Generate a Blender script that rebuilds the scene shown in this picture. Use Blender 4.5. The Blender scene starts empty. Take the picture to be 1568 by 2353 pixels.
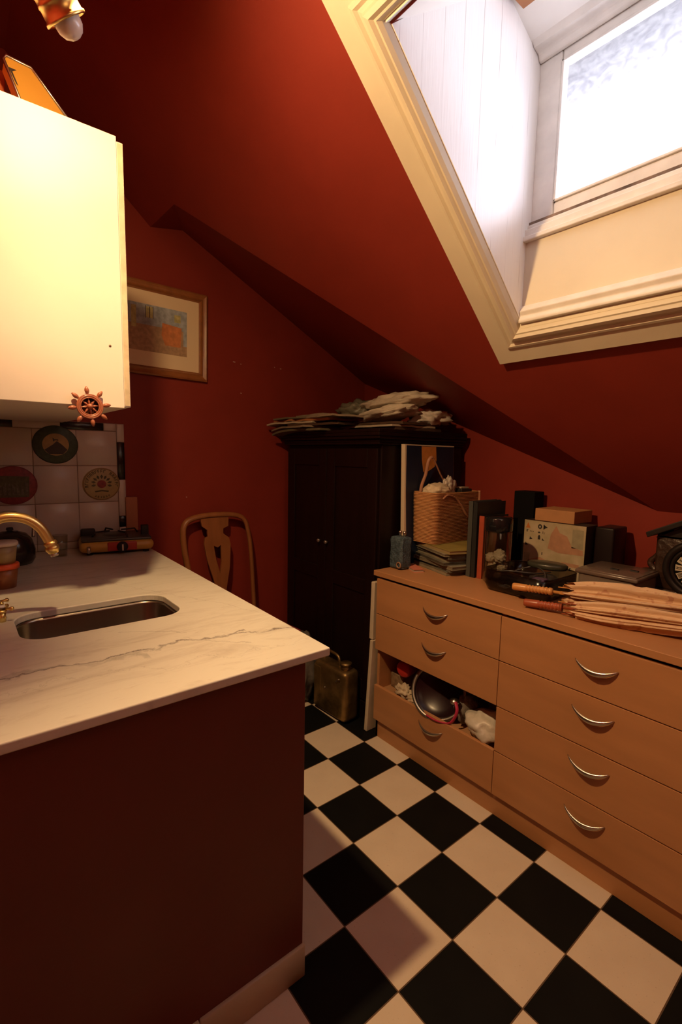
import bpy, bmesh, math, random
from mathutils import Vector, Matrix, noise
R = math.radians
rnd = random.Random(7)
COL = bpy.context.scene.collection
SC = bpy.context.scene

# ------------------------------------------------------------------ camera
cam_d = bpy.data.cameras.new('camera'); cam = bpy.data.objects.new('camera', cam_d); COL.objects.link(cam)
cr, cu, cw = Vector((0.625, 0.780, 0.019)), Vector((-0.102, 0.058, 0.993)), Vector((-0.774, 0.623, -0.116))
cw.normalize(); cr = (cr - cw * cr.dot(cw)).normalized(); cu = cr.cross(cw).normalized()
mw = Matrix(((cr.x, cu.x, -cw.x, 1.703), (cr.y, cu.y, -cw.y, -1.551), (cr.z, cu.z, -cw.z, 1.436), (0, 0, 0, 1)))
cam.matrix_world = mw
cam_d.sensor_fit = 'HORIZONTAL'; cam_d.sensor_width = 24.0; cam_d.lens = 24.0 * 1113.0 / 1568.0
cam_d.clip_start = 0.02
SC.camera = cam
# ------------------------------------------------------------------ look, world
SC.view_settings.view_transform = 'Standard'; SC.view_settings.look = 'None'
SC.view_settings.exposure = 0.0; SC.view_settings.gamma = 1.0
SC.view_settings.use_curve_mapping = False
wd = bpy.data.worlds.new('outside_sky'); SC.world = wd; wd.use_nodes = True
wd.node_tree.nodes['Background'].inputs[0].default_value = (1.0, 0.88, 0.89, 1)
wd.node_tree.nodes['Background'].inputs[1].default_value = 0.44
# daylight of the sky that falls on the frosted dormer window (stands outside the pane)
def area(name, loc, rot, sx, sy, power, col):
    l = bpy.data.lights.new(name, 'AREA'); l.shape = 'RECTANGLE'; l.size = sx; l.size_y = sy
    l.energy = power; l.color = col
    o = bpy.data.objects.new(name, l); o.location = loc; o.rotation_euler = rot; COL.objects.link(o); return o
area('daylight', (1.19, 0.42, 2.50), (R(-90), 0, 0), 1.3, 0.62, 50, (0.86, 0.88, 1.0))
# warm spotlight bulb (lamp fixture above the counter) and an added warm fill light behind the camera
LAMP = Vector((0.54, -1.30, 2.43))
def bulb_light(name, loc, power, r, col):
    l = bpy.data.lights.new(name, 'POINT'); l.energy = power; l.shadow_soft_size = r; l.color = col
    o = bpy.data.objects.new(name, l); o.location = loc; COL.objects.link(o); return o
WARM = (1.0, 0.64, 0.30)
bulb_light('warm_bulb', LAMP, 36, 0.028, WARM)
sl_ = bpy.data.lights.new('reflector_beam', 'SPOT'); sl_.energy = 84; sl_.color = WARM; sl_.shadow_soft_size = 0.028; sl_.spot_size = R(158); sl_.spot_blend = 1.0
so = bpy.data.objects.new('reflector_beam', sl_); so.location = LAMP; so.rotation_euler = Vector((.38, .27, -1)).to_track_quat('-Z', 'Y').to_euler(); COL.objects.link(so)
bulb_light('back_fill', (2.35, -.95, 2.55), 12, 0.35, (1.0, .62, .34))  # unseen fill without a fixture, added to lift the shaded floor and island

# ------------------------------------------------------------------ materials
def mat(name, col, rough=0.5, metal=0.0, noise_amt=0.0, nscale=8.0, bump=0.0, bscale=60.0, spec=None, trans=0.0, coat=0.0, alpha=1.0, emit=None, es=0.0, col2=None, stretch=(1,1,1)):
    m = bpy.data.materials.new(name); m.use_nodes = True; nt = m.node_tree; b = nt.nodes['Principled BSDF']
    b.inputs['Base Color'].default_value = (*col, 1); b.inputs['Roughness'].default_value = rough
    b.inputs['Metallic'].default_value = metal
    if spec is not None: b.inputs['Specular IOR Level'].default_value = spec
    b.inputs['Transmission Weight'].default_value = trans; b.inputs['Coat Weight'].default_value = coat
    b.inputs['Alpha'].default_value = alpha
    if emit: b.inputs['Emission Color'].default_value = (*emit, 1); b.inputs['Emission Strength'].default_value = es
    tc = nt.nodes.new('ShaderNodeTexCoord'); mp = nt.nodes.new('ShaderNodeMapping'); mp.inputs['Scale'].default_value = stretch
    nt.links.new(tc.outputs['Object'], mp.inputs[0])
    if noise_amt > 0 or col2:
        n = nt.nodes.new('ShaderNodeTexNoise'); n.inputs['Scale'].default_value = nscale; n.inputs['Detail'].default_value = 6
        nt.links.new(mp.outputs[0], n.inputs['Vector'])
        r = nt.nodes.new('ShaderNodeValToRGB'); r.color_ramp.elements[0].position = .32; r.color_ramp.elements[1].position = .68
        c2 = col2 if col2 else tuple(c * (1 - noise_amt) for c in col)
        r.color_ramp.elements[0].color = (*c2, 1); r.color_ramp.elements[1].color = (*col, 1)
        nt.links.new(n.outputs[0], r.inputs[0]); nt.links.new(r.outputs[0], b.inputs['Base Color'])
    if bump > 0:
        n2 = nt.nodes.new('ShaderNodeTexNoise'); n2.inputs['Scale'].default_value = bscale; n2.inputs['Detail'].default_value = 4
        nt.links.new(mp.outputs[0], n2.inputs['Vector'])
        bp = nt.nodes.new('ShaderNodeBump'); bp.inputs['Strength'].default_value = bump; bp.inputs['Distance'].default_value = 0.01
        nt.links.new(n2.outputs[0], bp.inputs['Height']); nt.links.new(bp.outputs[0], b.inputs['Normal'])
    return m
def math_n(nt, op, a, b=None, c=None):
    n = nt.nodes.new('ShaderNodeMath'); n.operation = op
    for i, v in enumerate((a, b, c)):
        if v is None: continue
        if isinstance(v, (int, float)): n.inputs[i].default_value = v
        else: nt.links.new(v, n.inputs[i])
    return n.outputs[0]
def mixc(nt, f, a, b):
    n = nt.nodes.new('ShaderNodeMix'); n.data_type = 'RGBA'
    for i, v in ((0, f), (6, a), (7, b)):
        if isinstance(v, (int, float)): n.inputs[i].default_value = v
        elif isinstance(v, tuple): n.inputs[i].default_value = (*v, 1)
        else: nt.links.new(v, n.inputs[i])
    return n.outputs[2]
def noise_n(nt, scale, detail=5, vec=None, rough=.5, dist=0.0):
    n = nt.nodes.new('ShaderNodeTexNoise'); n.inputs['Scale'].default_value = scale; n.inputs['Detail'].default_value = detail
    n.inputs['Roughness'].default_value = rough; n.inputs['Distortion'].default_value = dist
    if vec is not None: nt.links.new(vec, n.inputs['Vector'])
    return n.outputs[0]
def ramp_n(nt, v, p0, c0, p1, c1):
    r = nt.nodes.new('ShaderNodeValToRGB'); e = r.color_ramp.elements
    e[0].position = p0; e[0].color = (c0, c0, c0, 1); e[1].position = p1; e[1].color = (c1, c1, c1, 1)
    nt.links.new(v, r.inputs[0]); return r.outputs[0]

RED = mat('red_wall_paint', (0.26, 0.032, 0.020), 0.5, spec=.22, noise_amt=.10, nscale=5, bump=.05, bscale=90)
REDD = mat('dark_red_paint', (0.135, 0.016, 0.011), 0.5, noise_amt=.12, nscale=4, bump=.05, bscale=70)
CREAM = mat('cream_gloss_paint', (0.74, 0.66, 0.51), 0.5, noise_amt=.06, nscale=6, bump=.06, bscale=40)
WHITEP = mat('white_gloss_paint', (0.86, 0.82, 0.76), 0.38, noise_amt=.07, nscale=4, bump=.12, bscale=18, stretch=(1,1,.15))
WHITEW = mat('worn_white_window_paint', (0.84, 0.79, 0.72), 0.45, noise_amt=.14, nscale=14, bump=.2, bscale=40)
CABW = mat('white_laminate', (0.80, 0.715, 0.62), 0.5, noise_amt=.03, nscale=8)
BEECH = mat('beech_laminate', (0.50, 0.235, 0.10), 0.38, noise_amt=.13, nscale=3.0, bump=.03, bscale=60, stretch=(1,1,6))
BEECHD = mat('beech_inner_board', (0.45, 0.24, 0.12), 0.5, noise_amt=.15, nscale=6)
BLACK = mat('black_gap', (0.012, 0.01, 0.01), 0.6)
CHROME = mat('brushed_nickel', (0.62, 0.58, 0.52), 0.28, metal=1.0)
STEEL = mat('sink_steel', (0.32, 0.29, 0.24), 0.27, metal=1.0, noise_amt=.15, nscale=5)
BRASS = mat('polished_brass', (0.95, 0.72, 0.27), 0.33, metal=1.0, noise_amt=.1, nscale=20)
BRASSD = mat('aged_brass', (0.36, 0.235, 0.095), 0.42, metal=.85, noise_amt=.55, nscale=14, bump=.45, bscale=22)
MAHOG = mat('very_dark_mahogany', (0.012, 0.0035, 0.003), 0.42, spec=.3, noise_amt=.35, nscale=6, stretch=(4,4,.5))
CHAIRW = mat('chair_oak_wood', (0.33, 0.118, 0.038), 0.42, noise_amt=.25, nscale=8, stretch=(3,3,.6))
REDFAB = mat('dark_red_fabric', (0.20, 0.018, 0.022), 0.85, bump=.3, bscale=200)
GOLDF = mat('brown_gilt_frame', (0.34, 0.125, 0.04), 0.28, noise_amt=.25, nscale=20, coat=.4)
MATB = mat('cream_picture_mount', (0.80, 0.64, 0.42), 0.8)
CLOTH = mat('white_cloth', (0.62, 0.54, 0.43), 0.85, noise_amt=.25, nscale=14, bump=.4, bscale=40)
PLASTB = mat('pale_plastic_bag', (0.66, 0.60, 0.52), 0.4, noise_amt=.2, nscale=10, bump=.5, bscale=24)
GREYBAG = mat('grey_green_plastic_bag', (0.20, 0.19, 0.14), 0.4, noise_amt=.35, nscale=9, bump=.6, bscale=24)

def floor_mat():
    m = bpy.data.materials.new('chequered_floor_tiles'); m.use_nodes = True; nt = m.node_tree; b = nt.nodes['Principled BSDF']
    tc = nt.nodes.new('ShaderNodeTexCoord'); sp = nt.nodes.new('ShaderNodeSeparateXYZ'); nt.links.new(tc.outputs['Object'], sp.inputs[0])
    u = math_n(nt, 'DIVIDE', sp.outputs[0], .23); v = math_n(nt, 'DIVIDE', sp.outputs[1], -.23)
    fu = math_n(nt, 'FLOOR', u); fv = math_n(nt, 'FLOOR', v)
    par = math_n(nt, 'FLOORED_MODULO', math_n(nt, 'ADD', fu, fv), 2.0)
    gu = math_n(nt, 'ABSOLUTE', math_n(nt, 'SUBTRACT', math_n(nt, 'FRACT', u), .5)); gv = math_n(nt, 'ABSOLUTE', math_n(nt, 'SUBTRACT', math_n(nt, 'FRACT', v), .5))
    g = math_n(nt, 'GREATER_THAN', math_n(nt, 'MAXIMUM', gu, gv), .4925)
    n = noise_n(nt, 9, 5, tc.outputs['Object']); n2 = noise_n(nt, 160, 3, tc.outputs['Object'])
    cream = mixc(nt, n, (0.60, 0.49, 0.37), (0.71, 0.60, 0.46))
    cream = mixc(nt, ramp_n(nt, n2, .66, 0, .72, .5), cream, (0.42, 0.30, 0.2))
    black = mixc(nt, n, (0.004, 0.004, 0.004), (0.009, 0.009, 0.008))
    c = mixc(nt, par, black, cream); c = mixc(nt, g, c, (0.12, 0.075, 0.045))
    nt.links.new(c, b.inputs['Base Color']); b.inputs['Roughness'].default_value = .5; b.inputs['Specular IOR Level'].default_value = .10
    bp = nt.nodes.new('ShaderNodeBump'); bp.inputs['Strength'].default_value = .3; bp.inputs['Distance'].default_value = .002
    nt.links.new(math_n(nt, 'SUBTRACT', 1.0, g), bp.inputs['Height']); nt.links.new(bp.outputs[0], b.inputs['Normal'])
    return m
def marble_mat():
    m = bpy.data.materials.new('veined_white_marble'); m.use_nodes = True; nt = m.node_tree; b = nt.nodes['Principled BSDF']
    tc = nt.nodes.new('ShaderNodeTexCoord'); P = tc.outputs['Object']
    sp = nt.nodes.new('ShaderNodeSeparateXYZ'); nt.links.new(P, sp.inputs[0]); X, Y = sp.outputs[0], sp.outputs[1]
    wob = math_n(nt, 'SUBTRACT', noise_n(nt, 7, 8, P, .62), .5)
    def vein(x0, k, y0, amp, w, lo, hi, strength):   # x = x0 + k*(y-y0) + wobble
        line = math_n(nt, 'ADD', math_n(nt, 'MULTIPLY', math_n(nt, 'SUBTRACT', Y, y0), k), x0)
        d = math_n(nt, 'ABSOLUTE', math_n(nt, 'ADD', math_n(nt, 'SUBTRACT', X, line), math_n(nt, 'MULTIPLY', wob, amp)))
        f = math_n(nt, 'SUBTRACT', 1.0, math_n(nt, 'MINIMUM', math_n(nt, 'DIVIDE', d, w), 1.0))
        r = math_n(nt, 'MULTIPLY', math_n(nt, 'GREATER_THAN', Y, lo), math_n(nt, 'LESS_THAN', Y, hi))
        return math_n(nt, 'MULTIPLY', math_n(nt, 'MULTIPLY', f, r), strength)
    tot = None
    patchy = ramp_n(nt, noise_n(nt, 14, 4, P), .3, .35, .6, 1.0)
    for a in [(0.487, 0.04, -1.3, .16, .0075, -1.9, -.93, .85), (0.50, 0.35, -1.0, .13, .006, -1.02, -.80, .8), (.50, 1.0, -1.06, .12, .004, -1.09, -.96, .5),
              (.36, .8, -1.17, .1, .0045, -1.22, -1.07, .4), (.47, .15, -1.5, .3, .02, -1.9, -1.2, .35), (-.45, 2.2, -1.2, .3, .006, -1.9, -.8, .3), (.62, .1, -1.2, .4, .004, -1.9, -.8, .25)]:
        v = vein(*a); tot = v if tot is None else math_n(nt, 'MAXIMUM', tot, v)
    tot = math_n(nt, 'MULTIPLY', tot, patchy)
    mp = nt.nodes.new('ShaderNodeMapping'); mp.inputs['Scale'].default_value = (3.0, .8, 1); mp.inputs['Rotation'].default_value = (0, 0, R(12)); nt.links.new(P, mp.inputs[0])
    cl = ramp_n(nt, noise_n(nt, 5, 9, mp.outputs[0], .68, .6), .50, 0, .72, 1)
    c = mixc(nt, math_n(nt, 'MULTIPLY', cl, .45), (0.68, 0.65, 0.56), (0.40, 0.34, 0.28))
    sp2 = ramp_n(nt, noise_n(nt, 30, 6, mp.outputs[0], .6), .60, 0, .70, .35)
    c = mixc(nt, sp2, c, (0.50, 0.43, 0.36))
    c = mixc(nt, tot, c, (0.11, 0.085, 0.08))
    nt.links.new(c, b.inputs['Base Color']); b.inputs['Roughness'].default_value = .22; b.inputs['Specular IOR Level'].default_value = .4
    return m
def board_mat():
    m = mat('white_tongue_boards', (.88, .85, .82), .4); nt = m.node_tree; b = nt.nodes['Principled BSDF']
    tc = nt.nodes.new('ShaderNodeTexCoord'); sp = nt.nodes.new('ShaderNodeSeparateXYZ'); nt.links.new(tc.outputs['Object'], sp.inputs[0])
    f = math_n(nt, 'ABSOLUTE', math_n(nt, 'SUBTRACT', math_n(nt, 'FRACT', math_n(nt, 'DIVIDE', sp.outputs[1], .088)), .5))
    g = math_n(nt, 'LESS_THAN', f, .012); mp = nt.nodes.new('ShaderNodeMapping'); mp.inputs['Scale'].default_value = (1, 40, 3); nt.links.new(tc.outputs['Object'], mp.inputs[0])
    n = noise_n(nt, 3, 4, mp.outputs[0]); crack = math_n(nt, 'MULTIPLY', g, ramp_n(nt, noise_n(nt, 5, 2, tc.outputs['Object']), .45, .12, .62, .8))
    nt.links.new(mixc(nt, crack, mixc(nt, n, (.90, .87, .85), (.84, .81, .79)), (.42, .36, .33)), b.inputs['Base Color'])
    bp = nt.nodes.new('ShaderNodeBump'); bp.inputs['Strength'].default_value = .4; bp.inputs['Distance'].default_value = .002
    nt.links.new(math_n(nt, 'SUBTRACT', n, g), bp.inputs['Height']); nt.links.new(bp.outputs[0], b.inputs['Normal']); return m
FLOOR = floor_mat(); MARBLE = marble_mat()

def glass_mat(name, tint, tr=.8, rough=.05):
    m = bpy.data.materials.new(name); m.use_nodes = True; nt = m.node_tree; nt.nodes.clear()
    o = nt.nodes.new('ShaderNodeOutputMaterial'); t = nt.nodes.new('ShaderNodeBsdfTransparent'); t.inputs[0].default_value = (*tint, 1)
    g = nt.nodes.new('ShaderNodeBsdfGlossy'); g.inputs['Roughness'].default_value = rough
    lw = nt.nodes.new('ShaderNodeLayerWeight'); f = math_n(nt, 'ADD', math_n(nt, 'MULTIPLY', math_n(nt, 'POWER', lw.outputs['Facing'], 4.0), .6), .04)
    mx = nt.nodes.new('ShaderNodeMixShader'); nt.links.new(f, mx.inputs[0]); nt.links.new(t.outputs[0], mx.inputs[1]); nt.links.new(g.outputs[0], mx.inputs[2])
    nt.links.new(mx.outputs[0], o.inputs[0]); return m
GLASS = glass_mat('clear_glass', (.88, .88, .84)); GLASSD = glass_mat('smoky_clear_plastic', (.50, .45, .40), rough=.18)
def frosted():
    m = bpy.data.materials.new('frosted_window_glass'); m.use_nodes = True; nt = m.node_tree; nt.nodes.clear()
    o = nt.nodes.new('ShaderNodeOutputMaterial'); tc = nt.nodes.new('ShaderNodeTexCoord')
    mp = nt.nodes.new('ShaderNodeMapping'); mp.inputs['Scale'].default_value = (1.0, 1, 1.6); mp.inputs['Rotation'].default_value = (0, R(28), 0); nt.links.new(tc.outputs['Object'], mp.inputs[0])
    n = noise_n(nt, 16, 4, mp.outputs[0], .55, 2.6)
    tr = nt.nodes.new('ShaderNodeBsdfTransparent'); tl = nt.nodes.new('ShaderNodeBsdfTranslucent'); tl.inputs[0].default_value = (.95, .95, .98, 1)
    nt.links.new(mixc(nt, ramp_n(nt, n, .35, 0, .65, 1), (.60, .59, .62), (1.0, 1.0, 1.0)), tr.inputs[0])
    mx = nt.nodes.new('ShaderNodeMixShader'); mx.inputs[0].default_value = .10
    nt.links.new(tr.outputs[0], mx.inputs[1]); nt.links.new(tl.outputs[0], mx.inputs[2])
    gl = nt.nodes.new('ShaderNodeBsdfGlossy'); gl.inputs['Roughness'].default_value = .3
    bp = nt.nodes.new('ShaderNodeBump'); bp.inputs['Strength'].default_value = .6; bp.inputs['Distance'].default_value = .004; nt.links.new(n, bp.inputs['Height']); nt.links.new(bp.outputs[0], gl.inputs['Normal'])
    m2 = nt.nodes.new('ShaderNodeMixShader'); m2.inputs[0].default_value = .06; nt.links.new(mx.outputs[0], m2.inputs[1]); nt.links.new(gl.outputs[0], m2.inputs[2])
    nt.links.new(m2.outputs[0], o.inputs[0]); return m
FROST = frosted()

# ------------------------------------------------------------------ mesh builder
class MB:
    def __init__(s): s.bm = bmesh.new(); s.M = Matrix.Identity(4); s.mi = 0
    def _f(s, vs, faces, smooth=False):
        v = [s.bm.verts.new(s.M @ Vector(p)) for p in vs]
        for f in faces:
            try: q = s.bm.faces.new([v[i] for i in f]); q.material_index = s.mi; q.smooth = smooth
            except ValueError: pass
        return v
    def box(s, a, b):
        x0, y0, z0 = [min(a[i], b[i]) for i in range(3)]; x1, y1, z1 = [max(a[i], b[i]) for i in range(3)]
        s._f([(x0,y0,z0),(x1,y0,z0),(x1,y1,z0),(x0,y1,z0),(x0,y0,z1),(x1,y0,z1),(x1,y1,z1),(x0,y1,z1)],
             [(0,3,2,1),(4,5,6,7),(0,1,5,4),(1,2,6,5),(2,3,7,6),(3,0,4,7)]); return s
    def rbox(s, a, b, r, seg=3):      # box bevelled in this mesh
        bm2 = bmesh.new(); c = [(a[i]+b[i])/2 for i in range(3)]; d = [abs(b[i]-a[i]) for i in range(3)]
        bmesh.ops.create_cube(bm2, size=1); bmesh.ops.scale(bm2, vec=d, verts=bm2.verts); bmesh.ops.translate(bm2, vec=c, verts=bm2.verts)
        bmesh.ops.bevel(bm2, geom=list(bm2.edges), offset=min(r, min(d)*.49), segments=seg, profile=.5, affect='EDGES'); s._merge(bm2, True); return s
    def _merge(s, bm2, smooth=False):
        bm2.verts.ensure_lookup_table(); idx = {v: i for i, v in enumerate(bm2.verts)}
        s._f([v.co.copy() for v in bm2.verts], [[idx[v] for v in f.verts] for f in bm2.faces], smooth); bm2.free()
    def prism(s, pts, ax, a, b, smooth=False):    # polygon in the plane across axis ax, from a to b
        def mk(p, h):
            q = list(p); q.insert(ax, h); return tuple(q)
        n = len(pts); vs = [mk(p, a) for p in pts] + [mk(p, b) for p in pts]
        s._f(vs, [tuple(range(n))[::-1], tuple(range(n, 2*n))] + [(i, (i+1) % n, n+(i+1) % n, n+i) for i in range(n)], smooth); return s
    def lathe(s, prof, n=32, c=(0,0,0), ax='Z', closed=False):
        vs = []; fs = []; m = len(prof)
        for i in range(n):
            t = 2*math.pi*i/n
            for r, h in prof:
                if ax == 'Z': p = (c[0]+r*math.cos(t), c[1]+r*math.sin(t), c[2]+h)
                elif ax == 'X': p = (c[0]+h, c[1]+r*math.cos(t), c[2]+r*math.sin(t))
                else: p = (c[0]+r*math.cos(t), c[1]+h, c[2]+r*math.sin(t))
                vs.append(p)
        for i in range(n):
            j = (i+1) % n
            for k in range(m-1): fs.append((i*m+k, j*m+k, j*m+k+1, i*m+k+1))
            if closed: fs.append((i*m+m-1, j*m+m-1, j*m, i*m))
        s._f(vs, fs, True)
        return s
    def cyl(s, r, h, n=24, c=(0,0,0), ax='Z', r2=None):
        r2 = r if r2 is None else r2
        return s.lathe([(0.0001, 0), (r, 0), (r2, h), (0.0001, h)], n, c, ax)
    def tube(s, pts, r, n=10, cap=True, flat=None):
        pts = [Vector(p) for p in pts]; rs = r if isinstance(r, (list, tuple)) else [r]*len(pts)
        vs = []; up = Vector((0, 0, 1)); m = len(pts)
        t0 = (pts[1]-pts[0]).normalized()
        nrm = t0.orthogonal().normalized() if abs(t0.dot(up)) > .95 else t0.cross(up).normalized()
        for i, p in enumerate(pts):
            t = (pts[min(i+1, m-1)] - pts[max(i-1, 0)]).normalized()
            nrm = (nrm - t*nrm.dot(t)).normalized(); bn = t.cross(nrm)
            for k in range(n):
                a = 2*math.pi*k/n; vs.append(p + nrm*math.cos(a)*rs[i] + bn*math.sin(a)*rs[i]*(flat or 1))
        fs = [(i*n+k, i*n+(k+1) % n, (i+1)*n+(k+1) % n, (i+1)*n+k) for i in range(m-1) for k in range(n)]
        if cap: fs += [tuple(range(n))[::-1], tuple(range((m-1)*n, m*n))]
        s._f(vs, fs, True); return s
    def blob(s, c, sc, amp=.25, fr=2.5, seed=0, sub=4, flatz=None):
        bm2 = bmesh.new(); bmesh.ops.create_icosphere(bm2, subdivisions=sub, radius=1)
        for v in bm2.verts:
            d = v.co.copy(); o = Vector((seed*3.1, seed*1.7, seed*.9))
            k = 1 + amp*(noise.noise(d*fr+o) + .5*noise.noise(d*fr*2.3+o) + .35*abs(noise.noise(d*fr*5+o)))
            v.co = Vector((d.x*sc[0]*k, d.y*sc[1]*k, d.z*sc[2]*k))
            if flatz is not None and v.co.z < -flatz: v.co.z = -flatz
            v.co += Vector(c)
        s._merge(bm2, True); return s
    def build(s, name, mats, parent=None, loc=None, bevel=0, seg=2, smooth=False, label=None, solid=0):
        me = bpy.data.meshes.new(name); bmesh.ops.recalc_face_normals(s.bm, faces=s.bm.faces)
        base = Vector((0,0,0)); p = parent
        if parent is not None: base = Vector(parent.get('_o', (0,0,0)))
        elif loc is not None: base = Vector(loc)
        if base.length: bmesh.ops.translate(s.bm, vec=-base, verts=s.bm.verts)
        s.bm.to_mesh(me); s.bm.free()
        for m in (mats if isinstance(mats, (list, tuple)) else [mats]): me.materials.append(m)
        o = bpy.data.objects.new(name, me); COL.objects.link(o)
        if parent is not None: o.parent = parent; o['_o'] = tuple(base)
        else: o.location = base; o['_o'] = tuple(base)
        if smooth:
            for f in me.polygons: f.use_smooth = True
        if solid:
            md = o.modifiers.new('solid', 'SOLIDIFY'); md.thickness = solid; md.offset = 0
        if bevel:
            md = o.modifiers.new('bevel', 'BEVEL'); md.width = bevel; md.segments = seg; md.limit_method = 'ANGLE'; md.angle_limit = R(35)
        if label: o['label'] = label
        return o
def tag(o, label, cat, group=None):
    o['label'] = label; o['category'] = cat
    if group: o['group'] = group
    return o
def thing(name, loc, label, cat, group=None):
    o = bpy.data.objects.new(name, None); COL.objects.link(o); o.location = loc; o['_o'] = tuple(loc); o.empty_display_size = .05
    return tag(o, label, cat, group)
def struct(name, mb, m, **k):
    o = mb.build(name, m, **k); o['kind'] = 'structure'; return o
def rotz(mb, c, deg):
    mb.M = Matrix.Translation(Vector(c)) @ Matrix.Rotation(R(deg), 4, 'Z'); return mb

# ------------------------------------------------------------------ setting
XW, YK, YL, XR = -1.03, 0.85, -1.95, 3.0      # picture wall, knee wall, left wall, wall behind the camera
ZT = 3.15
sA = lambda y: 1.22 + 0.911*(YK - y)           # dormer slope
yT = YK - (ZT-1.22)/.911
struct('floor', MB().box((XW-.1, YL-.1, -.06), (XR+.1, YK+.1, 0)), FLOOR)
# opening of the dormer in the slope
OX0, OX1, OY0, OY1 = .69, 1.72, -.60, .09
P1 = (XW, -.667, sA(-.667)); P2 = (-.70, -.660, sA(-.66)); P3 = (.93, YK, 1.22); Q = (XW, -.494, 2.634); RR = (XW, YK, 1.96)
def wallpoly(name, pts, ax, a, b, m): return struct(name, MB().prism(pts, ax, a, b), m)
WF = wallpoly('wall_far', [(YL, 0), (YK, 0), (YK, 2.2), (-.494, 2.85), (-.667, 2.9), (yT, ZT+.2), (YL, ZT+.2)], 0, XW-.08, XW, RED)
wallpoly('wall_back', [(YL, 0), (YK, 0), (YK, 1.22), (yT, ZT), (YL, ZT)], 0, XR, XR+.08, RED)
wallpoly('wall_right', [(XW, 0), (XR, 0), (XR, 1.35), (.93, 1.35), (XW, 2.2)], 1, YK, YK+.08, RED)
wallpoly('wall_left', [(XW, 0), (XR, 0), (XR, ZT), (XW, ZT)], 1, YL-.08, YL, RED)
struct('ceiling', MB().box((XW, YL, ZT), (XR, yT, ZT+.06)), RED)
# slope: faces around the opening + folded hip facet towards the far corner
mb = MB()
def sl(pts): return [(x, y, sA(y)) for x, y in pts]
def addslab(mb, pts, t=.07):
    n = len(pts); v = [mb.bm.verts.new(Vector(p)) for p in pts]
    nrm = (Vector(pts[1])-Vector(pts[0])).cross(Vector(pts[2])-Vector(pts[0])).normalized()
    if nrm.z < 0: nrm = -nrm
    w = [mb.bm.verts.new(Vector(p) + nrm*t) for p in pts]
    mb.bm.faces.new(v); mb.bm.faces.new(w[::-1])
    for i in range(n): mb.bm.faces.new([v[i], w[i], w[(i+1) % n], v[(i+1) % n]])
fx = lambda y: -.70 + (y+.66)*(1.63/1.51)
addslab(mb, sl([(XW, yT), (OX0, yT), (OX0, OY1), (fx(OY1), OY1), (-.70, -.66), (XW, -.667)]))
addslab(mb, sl([(XR, OY1), (XR, YK), (.93, YK), (fx(OY1), OY1), (OX0, OY1), (OX1, OY1)]))
addslab(mb, sl([(OX0, yT), (OX1, yT), (OX1, OY0), (OX0, OY0)]))
addslab(mb, sl([(OX1, yT), (XR, yT), (XR, OY1), (OX1, OY1)]))
struct('ceiling_slope', mb, RED)
mb = MB()
addslab(mb, [P1, P2, Q]); addslab(mb, [P2, P3, RR, Q])
for a_, b_ in ((P1, P2), (P2, P3), (P2, Q)):
    o_ = Vector((0, 0, .085)); mb.tube([Vector(a_)+o_, Vector(b_)+o_], .048, 12)  # tubes above the seams, added out of view to stop light leaks
struct('ceiling_hip', mb, RED)

# dormer: cheeks, apron, window, header, ceiling
YW = .10
cheek = [(OY1, sA(OY1)), (OY0, sA(OY0)), (-.53, 2.60), (-.10, 2.93), (YW+.12, 2.93), (YW+.12, sA(OY1)-.03)]
mb = MB(); mb.prism(cheek, 0, OX0-.05, OX0+.003)
struct('wall_dormer_left', mb, board_mat())
struct('wall_dormer_right', MB().prism(cheek, 0, OX1, OX1+.05), WHITEP)
mb = MB(); mb.prism([(-.53, 2.595), (-.10, 2.90), (-.085, 2.872), (.09, 2.79), (.13, 2.79), (.13, 3.0), (-.10, 3.0), (-.57, 2.70)], 0, OX0, OX1)
mb.prism([(OY0-.02, sA(OY0)-.006), (-.53, 2.595), (-.57, 2.70), (OY0-.04, 2.70)], 0, OX0, OX1)
struct('ceiling_dormer', mb, WHITEP)
mb = MB(); mb.box((OX0, .075, 1.90), (OX1, .14, 2.20)); struct('wall_dormer_apron', mb, CREAM)
mb = MB()
for y0, z0, y1, z1 in [(.056, 2.190, .14, 2.206), (.066, 2.206, .14, 2.232), (.080, 2.232, .14, 2.250)]: mb.box((OX0, y0, z0), (OX1, y1, z1))
mb.prism([(.098, 1.915), (.098, 1.985), (.070, 1.975), (.058, 1.955), (.066, 1.94), (.056, 1.925), (.058, 1.915)], 0, OX0+.002, OX1)
o = struct('window_sill', mb, WHITEW, bevel=.003, seg=2)
struct('trim_joint', MB().box((OX0+.003, .088, 2.2502), (OX1, .13, 2.2618)), mat('dirty_joint', (.30, .20, .14), .8, noise_amt=.75, nscale=25))
mb = MB()
mb.box((OX0, YW, 2.250), (.772, YW+.045, 2.81)); mb.box((.7722, YW+.001, 2.262), (OX1-.0802, YW+.045, 2.305)); mb.box((.7722, YW+.001, 2.745), (OX1-.0802, YW+.045, 2.81)); mb.box((OX1-.08, YW, 2.262), (OX1, YW+.045, 2.81))
mb.prism([(.03, 2.822), (.05, 2.800), (.078, 2.792), (.085, 2.775), (.0985, 2.770), (.0985, 2.84), (.03, 2.84)], 0, OX0+.003, OX1)
w = struct('window_1', mb, WHITEW, bevel=.006, seg=3)
mb = MB()
for a, b in [((.772, YW-.004, 2.305), (.780, YW+.03, 2.745)), ((.772, YW-.004, 2.305), (OX1-.08, YW+.03, 2.313)), ((.772, YW-.004, 2.737), (OX1-.08, YW+.03, 2.745))]: mb.box(a, b)
mb.build('glazing_bead', WHITEW, w, bevel=.002)
mb = MB(); mb.box((.776, YW+.014, 2.309), (OX1-.08, YW+.018, 2.741)); mb.build('window_pane', FROST, w)
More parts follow.
